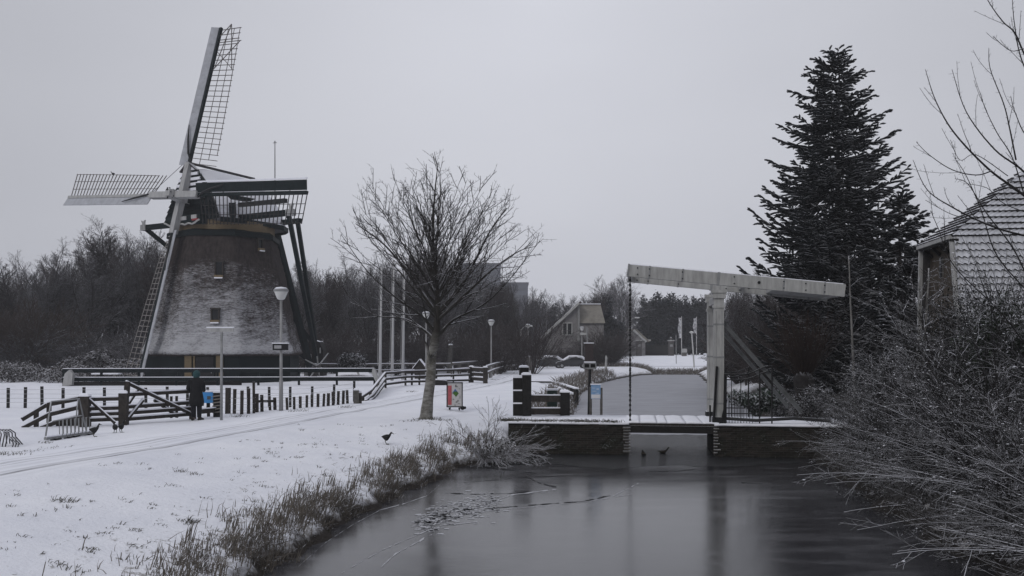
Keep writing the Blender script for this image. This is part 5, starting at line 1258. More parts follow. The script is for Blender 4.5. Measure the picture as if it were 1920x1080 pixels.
MB().prism([H(.12, -GH_ + .06, ZH), H(.12, GH_ - .06, ZH), H(.12, G3 - .1, Z2), H(.12, G3 - .1, .9), H(.12, -G2 + .1, .9), H(.12, -G2 + .1, Z2)], hr * .3).build('gable_wall', M('brown_brick', (.060, .047, .035), .9, .3, 3, bump=.3), fh)
MB().prism([H(.2, -G2 + .1, 3.0), H(LEN, -G2 + .1, 3.0), H(LEN, -G2 + .1, .8), H(.2, -G2 + .1, .8)], hg * .3).build('wall', M('brown_brick', (.085, .062, .042)), fh)
MB().bar(E1 + hr * -.05 + V((0, 0, -.06)), E2 + hr * -.05 + V((0, 0, -.06)), .12, .14).build('eave_board', WPAINT2, fh)
MB().bar(E1 + hr * .1 + V((0, 0, -.16)), E2 + hr * .1 + V((0, 0, -.16)), .3, .1).build('soffit', BWOOD, fh)
for k in range(4): MB().bar(H(.1, lerp(-1.3, 1.3, k / 3), ZH - .5), H(-.2, lerp(-1.3, 1.3, k / 3), ZH - .2), .12, .12).build('bracket', BWOOD, fh)
for s_ in (-1, 1):
    mb = MB(); mb.bar(H(-.12, s_ * GH_, ZH - .05), H(-.12, -G2 if s_ < 0 else G3, Z2), .36, .08); mb.build('verge_board', WPAINT2, fh)
wf_ = MB().obox(H(.10, .2, 6.75), hg * .13, hr * .04, V((0, 0, .42))).build('window', GWOOD, fh); MB().obox(H(.05, .2, 6.75), hg * .11, hr * .02, V((0, 0, .38))).build('pane', GLASS, wf_)
# ------------------------------------------------------------------ trees and plants
def bark(name, col, snow=.75, t0=.45, t1=.85):
    return M(name, col, .9, .35, 5, snow=snow, st=(t0, t1), samp=.25, sscale=7, bump=.5, bscale=18)
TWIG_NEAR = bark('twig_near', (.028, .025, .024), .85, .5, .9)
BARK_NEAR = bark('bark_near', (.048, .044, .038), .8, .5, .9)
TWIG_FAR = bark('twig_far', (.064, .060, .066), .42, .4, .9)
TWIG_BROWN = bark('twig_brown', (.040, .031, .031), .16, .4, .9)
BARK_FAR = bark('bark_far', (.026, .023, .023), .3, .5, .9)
WHIP = bark('whip_bark', (.020, .0185, .0185), .9, .36, .8)
def rot_about(rng, d, ang):
    d = d.normalized(); a = V((rng.gauss(0, 1), rng.gauss(0, 1), rng.gauss(0, 1))); a = (a - d * a.dot(d))
    if a.length < 1e-4: a = V((1, 0, 0)).cross(d)
    a.normalize(); return (d * math.cos(ang) + a * math.sin(ang)).normalized()
def limb(rng, p, d, L, r0, r1, n, wob, trop):
    pts = [V(p)]; rad = [r0]; d = V(d).normalized()
    for i in range(n):
        d = (d + V((rng.gauss(0, wob), rng.gauss(0, wob), rng.gauss(0, wob) + trop))).normalized()
        pts.append(pts[-1] + d * (L / n)); rad.append(lerp(r0, r1, (i + 1) / n))
    return pts, rad
def at_frac(pts, f):
    x = f * (len(pts) - 1); i = min(int(x), len(pts) - 2); t = x - i
    return pts[i].lerp(pts[i + 1], t), (pts[i + 1] - pts[i]).normalized(), i
def sprout(rng, mbs, pts, rad, lvl, P):
    """grow side branches along a limb, level by level"""
    if lvl >= len(P): return
    q = P[lvl]; L0 = sum((b - a).length for a, b in zip(pts[:-1], pts[1:]))
    n = q['n'] if isinstance(q['n'], int) else max(1, int(L0 * q['n'] + rng.random()))
    for k in range(n):
        f = lerp(q['from'], .98, (k + rng.random()) / n); p, d, i = at_frac(pts, f)
        L = L0 * q['len'] * rng.uniform(.6, 1.25) * (1 - q.get('taper', .45) * f)
        if 'abs' in q: L = q['abs'] * rng.uniform(.5, 1.4)
        nd = rot_about(rng, d, R(q['ang']) * rng.uniform(.7, 1.3))
        nd.z += q.get('up', 0); nd.normalize()
        r0 = max(q['rmin'], rad[i] * q.get('rk', .6)); bp, br = limb(rng, p, nd, L, r0, max(q['rmin'] * .7, r0 * .35), q['seg'], q['wob'], q['trop'])
        mbs[min(q.get('mb', 1), len(mbs) - 1)].tube(bp, br, q.get('sides', 3), cap=False)
        sprout(rng, mbs, bp, br, lvl + 1, P)
ZERO = V((0, 0, 0))
def wood_tree(seed, h, spread, name='bare_tree', mats=(BARK_FAR, TWIG_FAR), rmin=.0105, dens=1.45):
    """bare broadleaf of the wood, built round the origin: trunk with limbs, crown of twigs"""
    rng = random.Random(seed); tr, cr_ = MB(), MB()
    pts, rad = limb(rng, (0, 0, -.4), (0, 0, 1), h * .66, h * .016, .05, 9, .06, .05)
    tr.tube(pts, rad, 7)
    P = [dict(n=int(14 * dens), len=.66 * spread, ang=44, up=.30, taper=.22, rmin=.035, rk=.55, seg=5, wob=.13, trop=.10, mb=0, sides=5, **{'from': .22}),
         dict(n=int(9 * dens), len=.5, ang=45, up=.15, rmin=rmin * 1.3, rk=.55, seg=4, wob=.14, trop=.06, **{'from': .15}),
         dict(n=int(7 * dens), len=.5, ang=42, up=.1, rmin=rmin, seg=3, wob=.16, trop=.05, **{'from': .15}),
         dict(n=3, len=.55, ang=38, rmin=rmin * .8, seg=2, wob=.15, trop=.03, **{'from': .2})]
    sprout(rng, (tr, cr_), pts, rad, 0, P)
    return tr, cr_
def tree_thing(name, label, cat, group, tr, cr_, mats, loc=ZERO):
    t = thing(name, label, cat, ZERO, group); tr.build('trunk', mats[0], t, True); cr_.build('crown', mats[1], t, True); return t
def zh(mb): return max(p[2] for p in mb.v)

# --- young tree in the middle
rng = random.Random(11)
tb = G(799, 785); tb.z = gh(tb.x, tb.y)
yt = thing('young_tree', 'bare young tree with fan-shaped crown beside the path, trunk slightly bent', 'tree', tb)
tr, cr_ = MB(), MB()
Yt = tb.y
sp_pts = [tb + V((0, 0, -.25)), tb + V((0, 0, .02)), W(803, 745, Yt), W(808, 705, Yt), W(809, 670, Yt + .05), W(815, 640, Yt), W(819, 610, Yt), W(821, 570, Yt + .05), W(818, 530, Yt), W(814, 480, Yt - .05), W(812, 430, Yt), W(814, 380, Yt), W(818, 335, Yt), W(822, 305, Yt)]
sp_rad = [.30, .24, .185, .17, .165, .16, .125, .088, .066, .05, .04, .03, .02, .010]
def dense(pts, rad, k):
    P_ = catmull(pts, k); o = []
    for i in range(len(P_)): x = i / k; a = min(int(x), len(rad) - 1); b = min(a + 1, len(rad) - 1); o.append(lerp(rad[a], rad[b], x - a))
    return P_, o
dp, dr_ = dense(sp_pts, sp_rad, 4)
dr_ = [r * (1 + .06 * noise.noise(V((i * .9, 3, 1)))) for i, r in enumerate(dr_)]
tr.tube(dp, dr_, 12)
LIMB_P = [dict(n=2.1, len=.38, ang=33, up=.10, rmin=.012, rk=.55, seg=4, wob=.065, trop=.02, mb=1, sides=4, taper=.6, **{'from': .16}),
          dict(n=4.4, abs=.42, len=.3, ang=44, up=.08, rmin=.006, rk=.6, seg=3, wob=.10, trop=.02, mb=1, sides=3, **{'from': .08}),
          dict(n=6.5, abs=.10, len=.3, ang=55, rmin=.006, seg=1, wob=.1, trop=.02, mb=1, sides=3, **{'from': .1})]
# main limbs: (height on the leader, azimuth, tip pixel x offset...) spread as a fan all round
tipz = lambda s_: 0
nl = 50
for k in range(nl):
    f = (k + .5) / nl
    el = R(lerp(19, 82, f ** .85)); az = k * 2.39996 + rng.uniform(-.3, .3); u_ = rng.uniform(.80, 1.07)
    ctr = W(820, 585, Yt); tip = ctr + V((3.55 * math.cos(az) * math.cos(el) ** .8, 3.3 * math.sin(az) * math.cos(el) ** .8, 5.0 * math.sin(el) ** .92)) * u_
    zf = lerp(.47, .72, f ** 1.3) + rng.uniform(-.03, .03); p, d, i = at_frac(dp, zf); L = (tip - p).length
    c1 = p.lerp(tip, .5) + V((0, 0, -.015 * L + rng.uniform(-.10, .10))) + V((rng.gauss(0, .08), rng.gauss(0, .08), 0)); bp, br = [], []
    for q in range(11):
        t = q / 10; bp.append(p * (1 - t) ** 2 + c1 * 2 * t * (1 - t) + tip * t * t + V((rng.gauss(0, .022), rng.gauss(0, .022), rng.gauss(0, .022))) * min(1, q)); br.append(lerp(lerp(.031, .024, f), .0055, t ** .8))
    tr.tube(bp, br, 6, cap=False); sprout(rng, (tr, cr_), bp, br, 0, LIMB_P)
# low limbs placed as in the photo
for pts_ in ([(818, 628, 0), (790, 592, -.3), (745, 560, -.8), (690, 510, -1.0), (640, 440, -1.0)], [(820, 632, 0), (850, 600, .2), (905, 572, .4), (950, 530, .5), (1012, 452, .5)], [(819, 640, 0), (786, 612, .4), (752, 596, .8), (700, 590, 1.0), (645, 548, 1.2)],
             [(822, 600, 0), (880, 545, -.6), (930, 500, -.9), (975, 470, -1.0), (1005, 462, -1.1)], [(822, 590, 0), (870, 530, .5), (915, 440, .9), (950, 390, 1)], [(819, 590, 0), (770, 520, .5), (722, 460, .6), (668, 420, .6)], [(808, 690, 0), (803, 660, -.3), (797, 642, -.5)]):
    P_ = [W(a, b, Yt + c_) for a, b, c_ in pts_]; bp, br = dense(P_, [.06, .045, .03, .018, .008][:len(P_)], 4); tr.tube(bp, br, 6, cap=False); sprout(rng, (tr, cr_), bp, br, 0, LIMB_P)
sprout(rng, (tr, cr_), dp[34:], dr_[34:], 0, LIMB_P)
def trunk_mat():
    m, n, b = new_mat('mottled_bark'); gg = n.nodes.new('ShaderNodeNewGeometry'); sx = n.nodes.new('ShaderNodeSeparateXYZ'); n.links.new(gg.outputs['Normal'], sx.inputs[0]); pz = n.nodes.new('ShaderNodeSeparateXYZ'); n.links.new(gg.outputs['Position'], pz.inputs[0])
    mpn = n.nodes.new('ShaderNodeMapping'); mpn.inputs['Scale'].default_value = (1, 1, 2.5); n.links.new(gg.outputs['Position'], mpn.inputs[0])
    a = noise_node(n, 5, 6, .7, mpn.outputs[0]); bands = noise_node(n, 1.2, 3, .6, mpn.outputs[0])
    trunk = rng_node(n, pz.outputs[2], 4.2, 3.4)
    col = mixc(n, rng_node(n, math_node(n, 'ADD', math_node(n, 'MULTIPLY', a, .6), math_node(n, 'MULTIPLY', bands, .4)), .42, .6), (.10, .095, .083), (.27, .265, .25))
    c = mixc(n, trunk, (.034, .031, .028), col)
    sf = rng_node(n, math_node(n, 'ADD', sx.outputs[2], math_node(n, 'MULTIPLY', math_node(n, 'SUBTRACT', noise_node(n, 6, 3), .5), .6)), .5, .9, smooth=True)
    c = mixc(n, math_node(n, 'MULTIPLY', sf, .8), c, SNOW); n.links.new(c, b.inputs['Base Color']); b.inputs['Roughness'].default_value = .9; b.inputs['Specular IOR Level'].default_value = .15
    bp_ = n.nodes.new('ShaderNodeBump'); bp_.inputs['Strength'].default_value = .6; bp_.inputs['Distance'].default_value = .04; n.links.new(a, bp_.inputs['Height']); n.links.new(bp_.outputs[0], b.inputs['Normal']); return m
tr.build('trunk', trunk_mat(), yt, True); cr_.build('crown', TWIG_NEAR, yt, True)

# --- tall conifer
def conifer(seed, H_, prof, droop=.05, step=.46, nb=9, tuft=.050):
    """trunk and a crown of tiered sprays; prof gives the radius at a fraction of the height from the top"""
    rng = random.Random(seed); tr, cr_ = MB(), MB()
    pts, rad = limb(rng, (0, 0, -.5), (0, 0, 1), H_ + .4, .34 * H_ / 19, .03, 14, .006, .02); tr.tube(pts, rad, 8)
    z = .9
    while z < H_ - .15:
        f = 1 - z / H_; r_ = float(np.interp(f, [a for a, b in prof], [b for a, b in prof]))
        n = max(4, int(nb * (.55 + .45 * min(1, r_ / 3))))
        a0 = rng.random() * 6.28
        for k in range(n):
            az = a0 + k / n * 6.283 + rng.gauss(0, .2); L = r_ * rng.uniform(.55, 1.13); zz = z + rng.uniform(-.28, .28)
            hd = V((math.cos(az), math.sin(az), 0)); sdv = V((-math.sin(az), math.cos(az), 0))
            rise = lerp(.10, .62, max(0, 1 - f / .14)) - droop * min(1, f * 2.2) + rng.gauss(0, .06)
            ns = max(3, int(L / .4)); bp = []
            for i in range(ns + 1):
                t = i / ns; bp.append(V((0, 0, zz)) + hd * (L * t) + V((0, 0, L * (rise * t - .17 * math.sin(t * 3.0) * min(1, f * 2) + .13 * t * t))))
            tr.tube(bp, [lerp(.04, .012, i / ns) for i in range(ns + 1)], 4, cap=False)
            m_ = max(4, int(L / .125)); 
            for j in range(m_):
                t = lerp(.12, 1.0, (j + rng.random() * .6) / m_); p, d, _ = at_frac(bp, min(t, .999)); s_ = 1 if j % 2 else -1
                l_ = min(.95, .16 + .36 * L * (1 - t) ** .8 * .8 + .12) * rng.uniform(.7, 1.25)
                dd = (d * rng.uniform(.55, .95) + sdv * s_ * rng.uniform(.55, .95) * (1 if t < .93 else .3) + V((0, 0, rng.uniform(-.42, .06)))).normalized()
                e = p + dd * l_; mid = p + dd * l_ * .5 + V((0, 0, .03)); w_ = tuft * rng.uniform(.8, 1.35)
                cr_.tube([p, mid, e + V((0, 0, .06 * l_))], [w_ * .7, w_, .008], 4, cap=False)
                for q in range(4):
                    o_ = p.lerp(e, rng.uniform(.3, .75)); d3 = (dd + sdv * rng.uniform(-.8, .8) + V((0, 0, rng.uniform(-.35, .25)))).normalized(); l3 = l_ * rng.uniform(.3, .5)
                    cr_.tube([o_, o_ + d3 * l3 * .5, o_ + d3 * l3], [w_ * .6, w_ * .75, .006], 3, cap=False)
        z += step * rng.uniform(.85, 1.15) * (1 if f > .15 else .75)
    tip = V((0, 0, H_))
    for k in range(9):
        d3 = V((rng.gauss(0, .5), rng.gauss(0, .5), 1)).normalized(); o_ = tip - V((0, 0, rng.uniform(.1, .8))); cr_.tube([o_, o_ + d3 * .3, o_ + d3 * .55], [.05, .06, .008], 4, cap=False)
    return tr, cr_
NEEDLE = M('dark_needles', (.014, .0165, .0185), .85, .5, 1.3, spec=.12, snow=.34, st=(.55, 1.0), samp=.4, sscale=3)
CT = MATS.get('bark_far')
CPROF = [(0, .5), (.02, .85), (.08, 1.75), (.16, 2.55), (.24, 3.05), (.36, 3.95), (.52, 4.7), (.65, 4.9), (.85, 4.7), (1, 4.3)]
tr, cr_ = conifer(3, 19.0, [(a_, b_ * .95) for a_, b_ in CPROF])
cb_ = W(1566, 690, 48); cb_.z = 1.1
t = tree_thing('tall_conifer', 'tall dark spire-shaped conifer standing right of the drawbridge beams', 'tree', None, tr, cr_, (BARK_FAR, NEEDLE)); t.location = cb_
tr, cr_ = conifer(9, 10.5, [(0, .3), (.1, 1.1), (.3, 2.0), (.6, 2.9), (1, 3.3)], .2, .45, 8, .07)
ec = W(1690, 690, 44); ec.z = 1.1
c1 = tree_thing('small_conifer', 'shorter bushy conifer tucked between the tall conifer and the farmhouse', 'tree', None, tr, cr_, (BARK_FAR, NEEDLE)); c1.location = ec

# --- leafy masses
def leaf_cloud(rng, lobes, n, size, mb=None, flat=.5, shell=.55, droop=0.0):
    """small leaf-shaped faces through the volume of a set of lobes (x, y, z, rx, ry, rz)"""
    mb = mb or MB(); wts = [l[3] * l[4] * l[5] for l in lobes]
    for _ in range(n):
        l = rng.choices(lobes, wts)[0]
        d = V((rng.gauss(0, 1), rng.gauss(0, 1), rng.gauss(0, 1))).normalized(); k = shell + (1 - shell) * rng.random() ** .6
        k *= 1 + .18 * noise.noise(d * 2.2 + V((l[0], l[1], l[2])))
        c = V((l[0] + d.x * l[3] * k, l[1] + d.y * l[4] * k, l[2] + d.z * l[5] * k))
        ax = V((rng.gauss(0, 1), rng.gauss(0, 1), rng.gauss(0, flat) - droop)).normalized() * size * rng.uniform(.6, 1.4)
        sd_ = ax.cross(V((rng.gauss(0, .3), rng.gauss(0, .3), 1))).normalized() * ax.length * .38
        mb.quad([c - ax, c + sd_, c + ax, c - sd_])
    return mb
EVG = M('evergreen_leaf', (.013, .016, .021), .8, .5, .8, snow=.06, st=(.75, 1.05), samp=.35, sscale=2)
def evergreen(seed, h):
    rng = random.Random(seed); lobes = []
    for i in range(13):
        z = h * lerp(.12, .93, (i / 12)); r_ = h * .26 * (1 - (i / 12)) ** .75 + .25; a = rng.random() * 6.28
        lobes.append((math.cos(a) * r_ * .45, math.sin(a) * r_ * .45, z, r_ * .85, r_ * .85, h * .10))
    cr_ = leaf_cloud(rng, lobes, 6500, .36, None, .5, .15); tr = MB(); tr.tube([V((0, 0, -.4)), V((0, 0, h * .5)), V((.1, 0, h * .9))], [.25, .18, .05], 6)
    return tr, cr_
evp = [evergreen(s_, 12) for s_ in (1, 2, 3)]
evb = []
# --- the wood: individual bare trees
protos = []
for sd_, h_, sp2, mats in ((1, 14, 1.0, (BARK_FAR, TWIG_FAR)), (2, 14, .8, (BARK_FAR, TWIG_BROWN)), (3, 14, 1.1, (BARK_FAR, TWIG_FAR)), (4, 14, .7, (BARK_FAR, TWIG_BROWN)), (5, 14, .9, (BARK_FAR, TWIG_FAR))):
    tr, cr_ = wood_tree(sd_, h_, sp2, mats=mats); protos.append((tr, cr_, mats, zh(cr_)))
roots = {}
def plant(kind, idx, px, top, Y, label, group, name, rngv, wid=1.0):
    b = W(px, 690, Y); b.z = gh(b.x, b.y) - .05; zt = W(px, top, Y).z
    key = (kind, idx, name)
    tr, cr_, mats, H_ = (protos[idx] if kind == 'bare' else (evp[idx][0], evp[idx][1], (BARK_FAR, EVG), 12.3))
    s_ = (zt - b.z) / H_
    if key not in roots:
        t = tree_thing(name, label, 'tree', group, tr, cr_, mats); roots[key] = t
        t.location = b; t.rotation_euler = (0, 0, rngv.random() * 6.28); t.scale = (s_ * wid, s_ * wid, s_)
    else:
        dup(roots[key], b, rngv.random() * 6.28, (s_ * wid, s_ * wid, s_), label, group)
rw = random.Random(21)
def prof_top(tab, x): return float(np.interp(x, [a for a, b in tab], [b for a, b in tab]))
LT = [(-60, 500), (0, 492), (40, 488), (70, 480), (105, 452), (140, 475), (185, 428), (225, 414), (260, 430), (300, 446), (345, 470)]
BIGT = [(215, 402, 112, 1.35), (112, 446, 108, 1.25), (268, 424, 118, 1.3), (40, 480, 112, 1.3), (655, 470, 128, 1.3), (905, 506, 142, 1.2)]
MT = [(540, 478), (580, 474), (610, 480), (640, 498), (668, 490), (700, 472), (735, 462), (770, 452), (805, 452), (845, 466), (880, 484), (915, 500), (945, 516), (985, 528), (1010, 545)]
BT = [(1000, 548), (1040, 535), (1070, 545), (1105, 540), (1130, 508), (1160, 498), (1190, 515), (1210, 540), (1250, 545), (1290, 548), (1330, 520), (1400, 500), (1450, 505), (1560, 520), (1700, 560)]
k = 0
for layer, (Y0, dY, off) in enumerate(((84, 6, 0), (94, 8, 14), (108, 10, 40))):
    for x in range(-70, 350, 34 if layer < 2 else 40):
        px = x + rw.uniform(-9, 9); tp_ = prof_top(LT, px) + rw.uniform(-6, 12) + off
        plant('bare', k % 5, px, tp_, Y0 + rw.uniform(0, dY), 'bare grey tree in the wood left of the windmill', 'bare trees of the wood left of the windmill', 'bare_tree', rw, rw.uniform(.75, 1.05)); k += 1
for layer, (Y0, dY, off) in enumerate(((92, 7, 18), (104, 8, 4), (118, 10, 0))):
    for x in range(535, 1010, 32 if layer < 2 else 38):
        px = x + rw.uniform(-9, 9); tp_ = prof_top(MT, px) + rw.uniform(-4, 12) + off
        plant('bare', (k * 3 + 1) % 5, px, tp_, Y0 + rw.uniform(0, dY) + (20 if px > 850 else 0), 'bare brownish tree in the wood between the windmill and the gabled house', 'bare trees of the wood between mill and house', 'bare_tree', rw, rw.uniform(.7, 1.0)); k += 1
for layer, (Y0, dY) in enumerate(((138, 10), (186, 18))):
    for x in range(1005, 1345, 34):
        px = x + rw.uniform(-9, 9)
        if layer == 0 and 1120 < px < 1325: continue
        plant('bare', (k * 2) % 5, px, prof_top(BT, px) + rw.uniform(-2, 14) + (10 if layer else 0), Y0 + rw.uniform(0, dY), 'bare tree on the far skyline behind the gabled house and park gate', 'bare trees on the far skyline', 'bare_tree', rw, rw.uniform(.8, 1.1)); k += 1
for px, tp_, Y, wd_ in BIGT: plant('bare', 2, px, tp_, Y, 'taller broad-crowned bare tree standing above the wood', 'taller bare trees above the wood', 'broad_tree', rw, wd_)
plant('bare', 2, 1160, 500, 178, 'large round-crowned bare tree rising right of the gabled house', None, 'round_tree', rw, 1.25)
for px in (965, 990, 1000, 1018, 1040, 1062, 1110, 1128, 1140, 1208, 1222, 1238, 1252, 1268, 1284, 1300, 1316, 1332, 1215, 1230, 1245, 1260, 1276, 1292, 1308):
    tp_ = {True: prof_top([(960, 560), (1010, 552), (1060, 560), (1130, 548)], px), False: prof_top([(1200, 552), (1240, 545), (1290, 552), (1340, 548)], px)}[px < 1180] + rw.uniform(-8, 10)
    plant('ev', k % 3, px, tp_, (150 if px < 1180 else 182) + rw.uniform(0, 8), 'dark evergreen tree in the belt behind the gabled house' if px < 1180 else 'dark evergreen tree in the belt behind the park gate', 'dark evergreens behind the house' if px < 1180 else 'dark evergreens behind the park gate', 'evergreen_tree', rw, 1.15); k += 1
for layer, Y0 in enumerate((62, 74, 88)):
    for x in range(1365, 1720, 30):
        px = x + rw.uniform(-8, 8)
        plant('bare', (k * 3) % 5, px, (545 if px < 1400 else 525) + rw.uniform(-10, 30), Y0 + rw.uniform(0, 8), 'bare brown tree crowding behind the drawbridge and the tall conifer', 'bare trees behind the drawbridge', 'bare_tree', rw, rw.uniform(.8, 1.1)); k += 1
for px, tp_, Y in ((1385, 505, 96), (1415, 500, 92), (1440, 515, 95), (1500, 540, 80)):
    plant('bare', k % 5, px, tp_, Y, 'bare tree topping the thicket just right of the drawbridge post', 'bare trees topping the thicket by the drawbridge', 'bare_tree', rw, .9); k += 1

# --- brush: thickets that read as one mass under the wood
def bush(seed, n, h, spread, up, rmin, sub=(6, 4), lean=(0, 0), r0=.02, arch=-.05, nseg=5):
    rng = random.Random(seed); mb = MB()
    P = [dict(n=sub[0], len=.42, ang=34, rmin=rmin, rk=.6, seg=3, wob=.10, trop=.02, mb=0, **{'from': .25}), dict(n=sub[1], len=.5, ang=34, rmin=rmin * .8, seg=2, wob=.1, trop=.01, mb=0, **{'from': .2})]
    for k in range(n):
        a = rng.random() * 6.283; s_ = rng.random() ** .5 * spread; d = V((math.cos(a) * s_ + lean[0], math.sin(a) * s_ + lean[1], up)).normalized()
        bp, br = limb(rng, (math.cos(a) * spread * .3 * rng.random(), math.sin(a) * spread * .3 * rng.random(), -.15), d, h * rng.uniform(.6, 1.15), r0 * rng.uniform(.6, 1.1), rmin, nseg, .05, arch)
        mb.tube(bp, br, 4, cap=False); sprout(rng, (mb,), bp, br, 0, P)
    return mb
def merge(out, src, loc, rz, sc):
    A = np.array(src.v); c, s_ = math.cos(rz), math.sin(rz); k = len(out.v)
    X = A[:, 0] * c - A[:, 1] * s_; Y = A[:, 0] * s_ + A[:, 1] * c
    out.v += list(zip((X * sc + loc[0]).tolist(), (Y * sc + loc[1]).tolist(), (A[:, 2] * sc + loc[2]).tolist())); out.f += [tuple(i + k for i in f) for f in src.f]; out.m += src.m
b1, b2 = bush(1, 46, 3.4, .8, 1, .012, (6, 4)), bush(2, 46, 3.0, 1.0, .9, .012, (6, 4))
rb = random.Random(4)
def thicket(name, spots, mat, kind='stuff'):
    mb = MB()
    for px, Y, hgt in spots:
        p = W(px, 690, Y)
        if water_d(p.x, p.y) < .8 + .12 * hgt: continue
        p.z = gh(p.x, p.y); merge(mb, rb.choice((b1, b2)), p, rb.random() * 6.28, hgt / 3.0)
    o = mb.build(name, mat, None, True); o['kind'] = kind; return o
thicket('undergrowth', [(x + rb.uniform(-8, 8), 72 + rb.random() * 16, rb.uniform(2.6, 5.0)) for x in range(-60, 330, 11)], TWIG_FAR)
thicket('undergrowth', [(x + rb.uniform(-8, 8), 82 + rb.random() * 18, rb.uniform(2.5, 5.5)) for x in range(560, 1000, 11)], TWIG_BROWN)
thicket('undergrowth', [(x + rb.uniform(-8, 8), 50 + rb.random() * 26, rb.uniform(3.0, 5.5)) for x in list(range(1320, 1760, 8)) + list(range(1310, 1420, 5))], TWIG_BROWN)
thicket('undergrowth', [(x + rb.uniform(-6, 6), 116 + rb.random() * 4, rb.uniform(1.7, 2.5)) for x in range(985, 1160, 7)] + [(x + rb.uniform(-5, 5), 117 + rb.random() * 3, rb.uniform(3.8, 5.2)) for x in range(1116, 1158, 11)], TWIG_BROWN)
thicket('undergrowth', [(x + rb.uniform(-6, 6), 73 + rb.random() * 7, rb.uniform(4.5, 7.5)) for x in range(-50, 75, 9)], bark('russet_twig', (.040, .026, .021), .1))
# snowy bramble bank at the left edge of the field
rng = random.Random(8); lob = []
for x in range(-60, 275, 9):
    Y = rng.uniform(62, 70); p = W(x + rng.uniform(-6, 6), 690, Y); lob.append((p.x, p.y, 1.1 + rng.uniform(.2, .7), rng.uniform(.8, 1.4), 1.0, rng.uniform(.5, 1.25)))
BRAM = M('bramble_leaf', (.036, .031, .029), .9, .5, 2, snow=.5, st=(.5, 1.0), samp=.45, sscale=1.2)
o = leaf_cloud(rng, lob, 26000, .10, None, .6, .4).build('brambles', BRAM); o['kind'] = 'stuff'
def round_bush(name, label, px, Y, w_, h_, n, mat, size=.12, group=None):
    rng = random.Random(int(px)); p = W(px, 690, Y); p.z = gh(p.x, p.y); lob = []
    for i in range(9):
        a = rng.random() * 6.28; k_ = rng.random() * .5; lob.append((math.cos(a) * w_ * k_, math.sin(a) * w_ * k_, h_ * rng.uniform(.35, .62), w_ * .5, w_ * .5, h_ * .38))
    mb = leaf_cloud(rng, lob, n, size, None, .6, .35); mb.v = [tuple(V(q) + p) for q in mb.v]
    t = thing(name, label, 'shrub', p, group); mb.build('foliage', mat, t); s_ = MB()
    for i in range(7): a = i * .9; s_.tube([p + V((0, 0, -.2)), p + V((math.cos(a) * w_ * .3, math.sin(a) * w_ * .3, h_ * .6))], [.05, .02], 5)
    s_.build('stems', TWIG_FAR, t); return t
DKSH = M('dark_shrub_leaf', (.020, .021, .021), .85, .5, 1.5, snow=.5, st=(.55, 1.0), samp=.4, sscale=2)
round_bush('domed_shrub', 'domed dark evergreen shrub behind the right end of the green fence', 664, 72, 1.8, 2.4, 5000, DKSH)
round_bush('low_shrub', 'small dark shrub between the second and third flagpole', 742, 78, 1.4, 1.6, 2600, DKSH)
round_bush('frosted_shrub', 'frosted grey shrub at the edge of the left wood', 178, 72, 1.7, 2.6, 4200, BRAM)
# pollard willow by the bridge
rng = random.Random(31); wb_ = W(1505, 700, 36); wb_.z = gh(wb_.x, wb_.y); pw = thing('pollard_willow', 'pollard willow with thick knobbed trunk and a brush of thin brown shoots', 'tree', wb_)
tr, cr_ = MB(), MB(); kn = wb_ + V((.05, 0, 1.75)); tr.tube([wb_ - V((0, 0, .3)), wb_ + V((.02, 0, .6)), wb_ + V((0, 0, 1.2)), kn, kn + V((0, 0, .35))], [.42, .33, .31, .45, .25], 10)
for i in range(150):
    d = V((rng.gauss(0, .42), rng.gauss(0, .42), 1)).normalized(); bp, br = limb(rng, kn + V((d.x * .35, d.y * .35, .15)), d, rng.uniform(1.8, 3.0), .018, .006, 5, .05, .02); cr_.tube(bp, br, 3, cap=False)
    sprout(rng, (cr_,), bp, br, 0, [dict(n=3, len=.35, ang=22, rmin=.006, seg=2, wob=.06, trop=.03, mb=0, **{'from': .3})])
tr.build('trunk', BARK_FAR, pw, True); cr_.build('crown', bark('willow_shoot', (.034, .022, .018), .25), pw, True)
# laurel with drooping snowy leaves behind the railing
rng = random.Random(6); lp = W(1420, 775, 34); lp.z = .95; la = thing('rhododendron', 'broad-leaved evergreen shrub with drooping snow-dusted leaves behind the iron railing', 'shrub', lp)
lob = [(lp.x + rng.uniform(-.9, .9), lp.y + rng.uniform(-.5, .5), lp.z + rng.uniform(.25, .75), .42, .4, .36) for _ in range(11)]
mb = leaf_cloud(rng, lob, 2300, .095, None, .5, .55, .75)
mb.build('foliage', M('laurel_leaf', (.028, .046, .030), .55, .4, 6, snow=.5, st=(.5, .95), samp=.4, sscale=10), la); s_ = MB()
for i in range(8): s_.tube([lp - V((0, 0, .2)), lp + V((rng.uniform(-.8, .8), rng.uniform(-.3, .3), .8))], [.04, .015], 5)
s_.build('stems', TWIG_NEAR, la)
# snowy evergreen twigs right of the willow
for px, py, Y, w_, h_, lab in ((1462, 690, 37, .9, 2.1, 'frosted upright shrub between the laurel and the pollard willow'), (1530, 720, 31, .9, 1.5, 'snow-dusted layered shrub at the foot of the steel brace'), (1630, 720, 30, 1.2, 2.3, 'frosted shrub in front of the tall conifer trunk'), (1770, 700, 27, 1.7, 2.4, 'snow-dusted dark shrub below the farmhouse gable')):
    round_bush('frosted_shrub', lab, px, Y, w_, h_, 4200, M('frosted_leaf', (.022, .022, .022), .85, .5, 3, snow=.5, st=(.55, 1.05), samp=.6, sscale=5), .045)
HOLLY = M('holly_leaf', (.013, .020, .010), .6, .5, 2, snow=.2, st=(.85, 1.1), samp=.3, sscale=4, spec=.15)
t = round_bush('holly', 'dark green leafy holly in front of the farmhouse roof at the right edge', 1888, 22, 1.9, 4.7, 11000, HOLLY, .055)
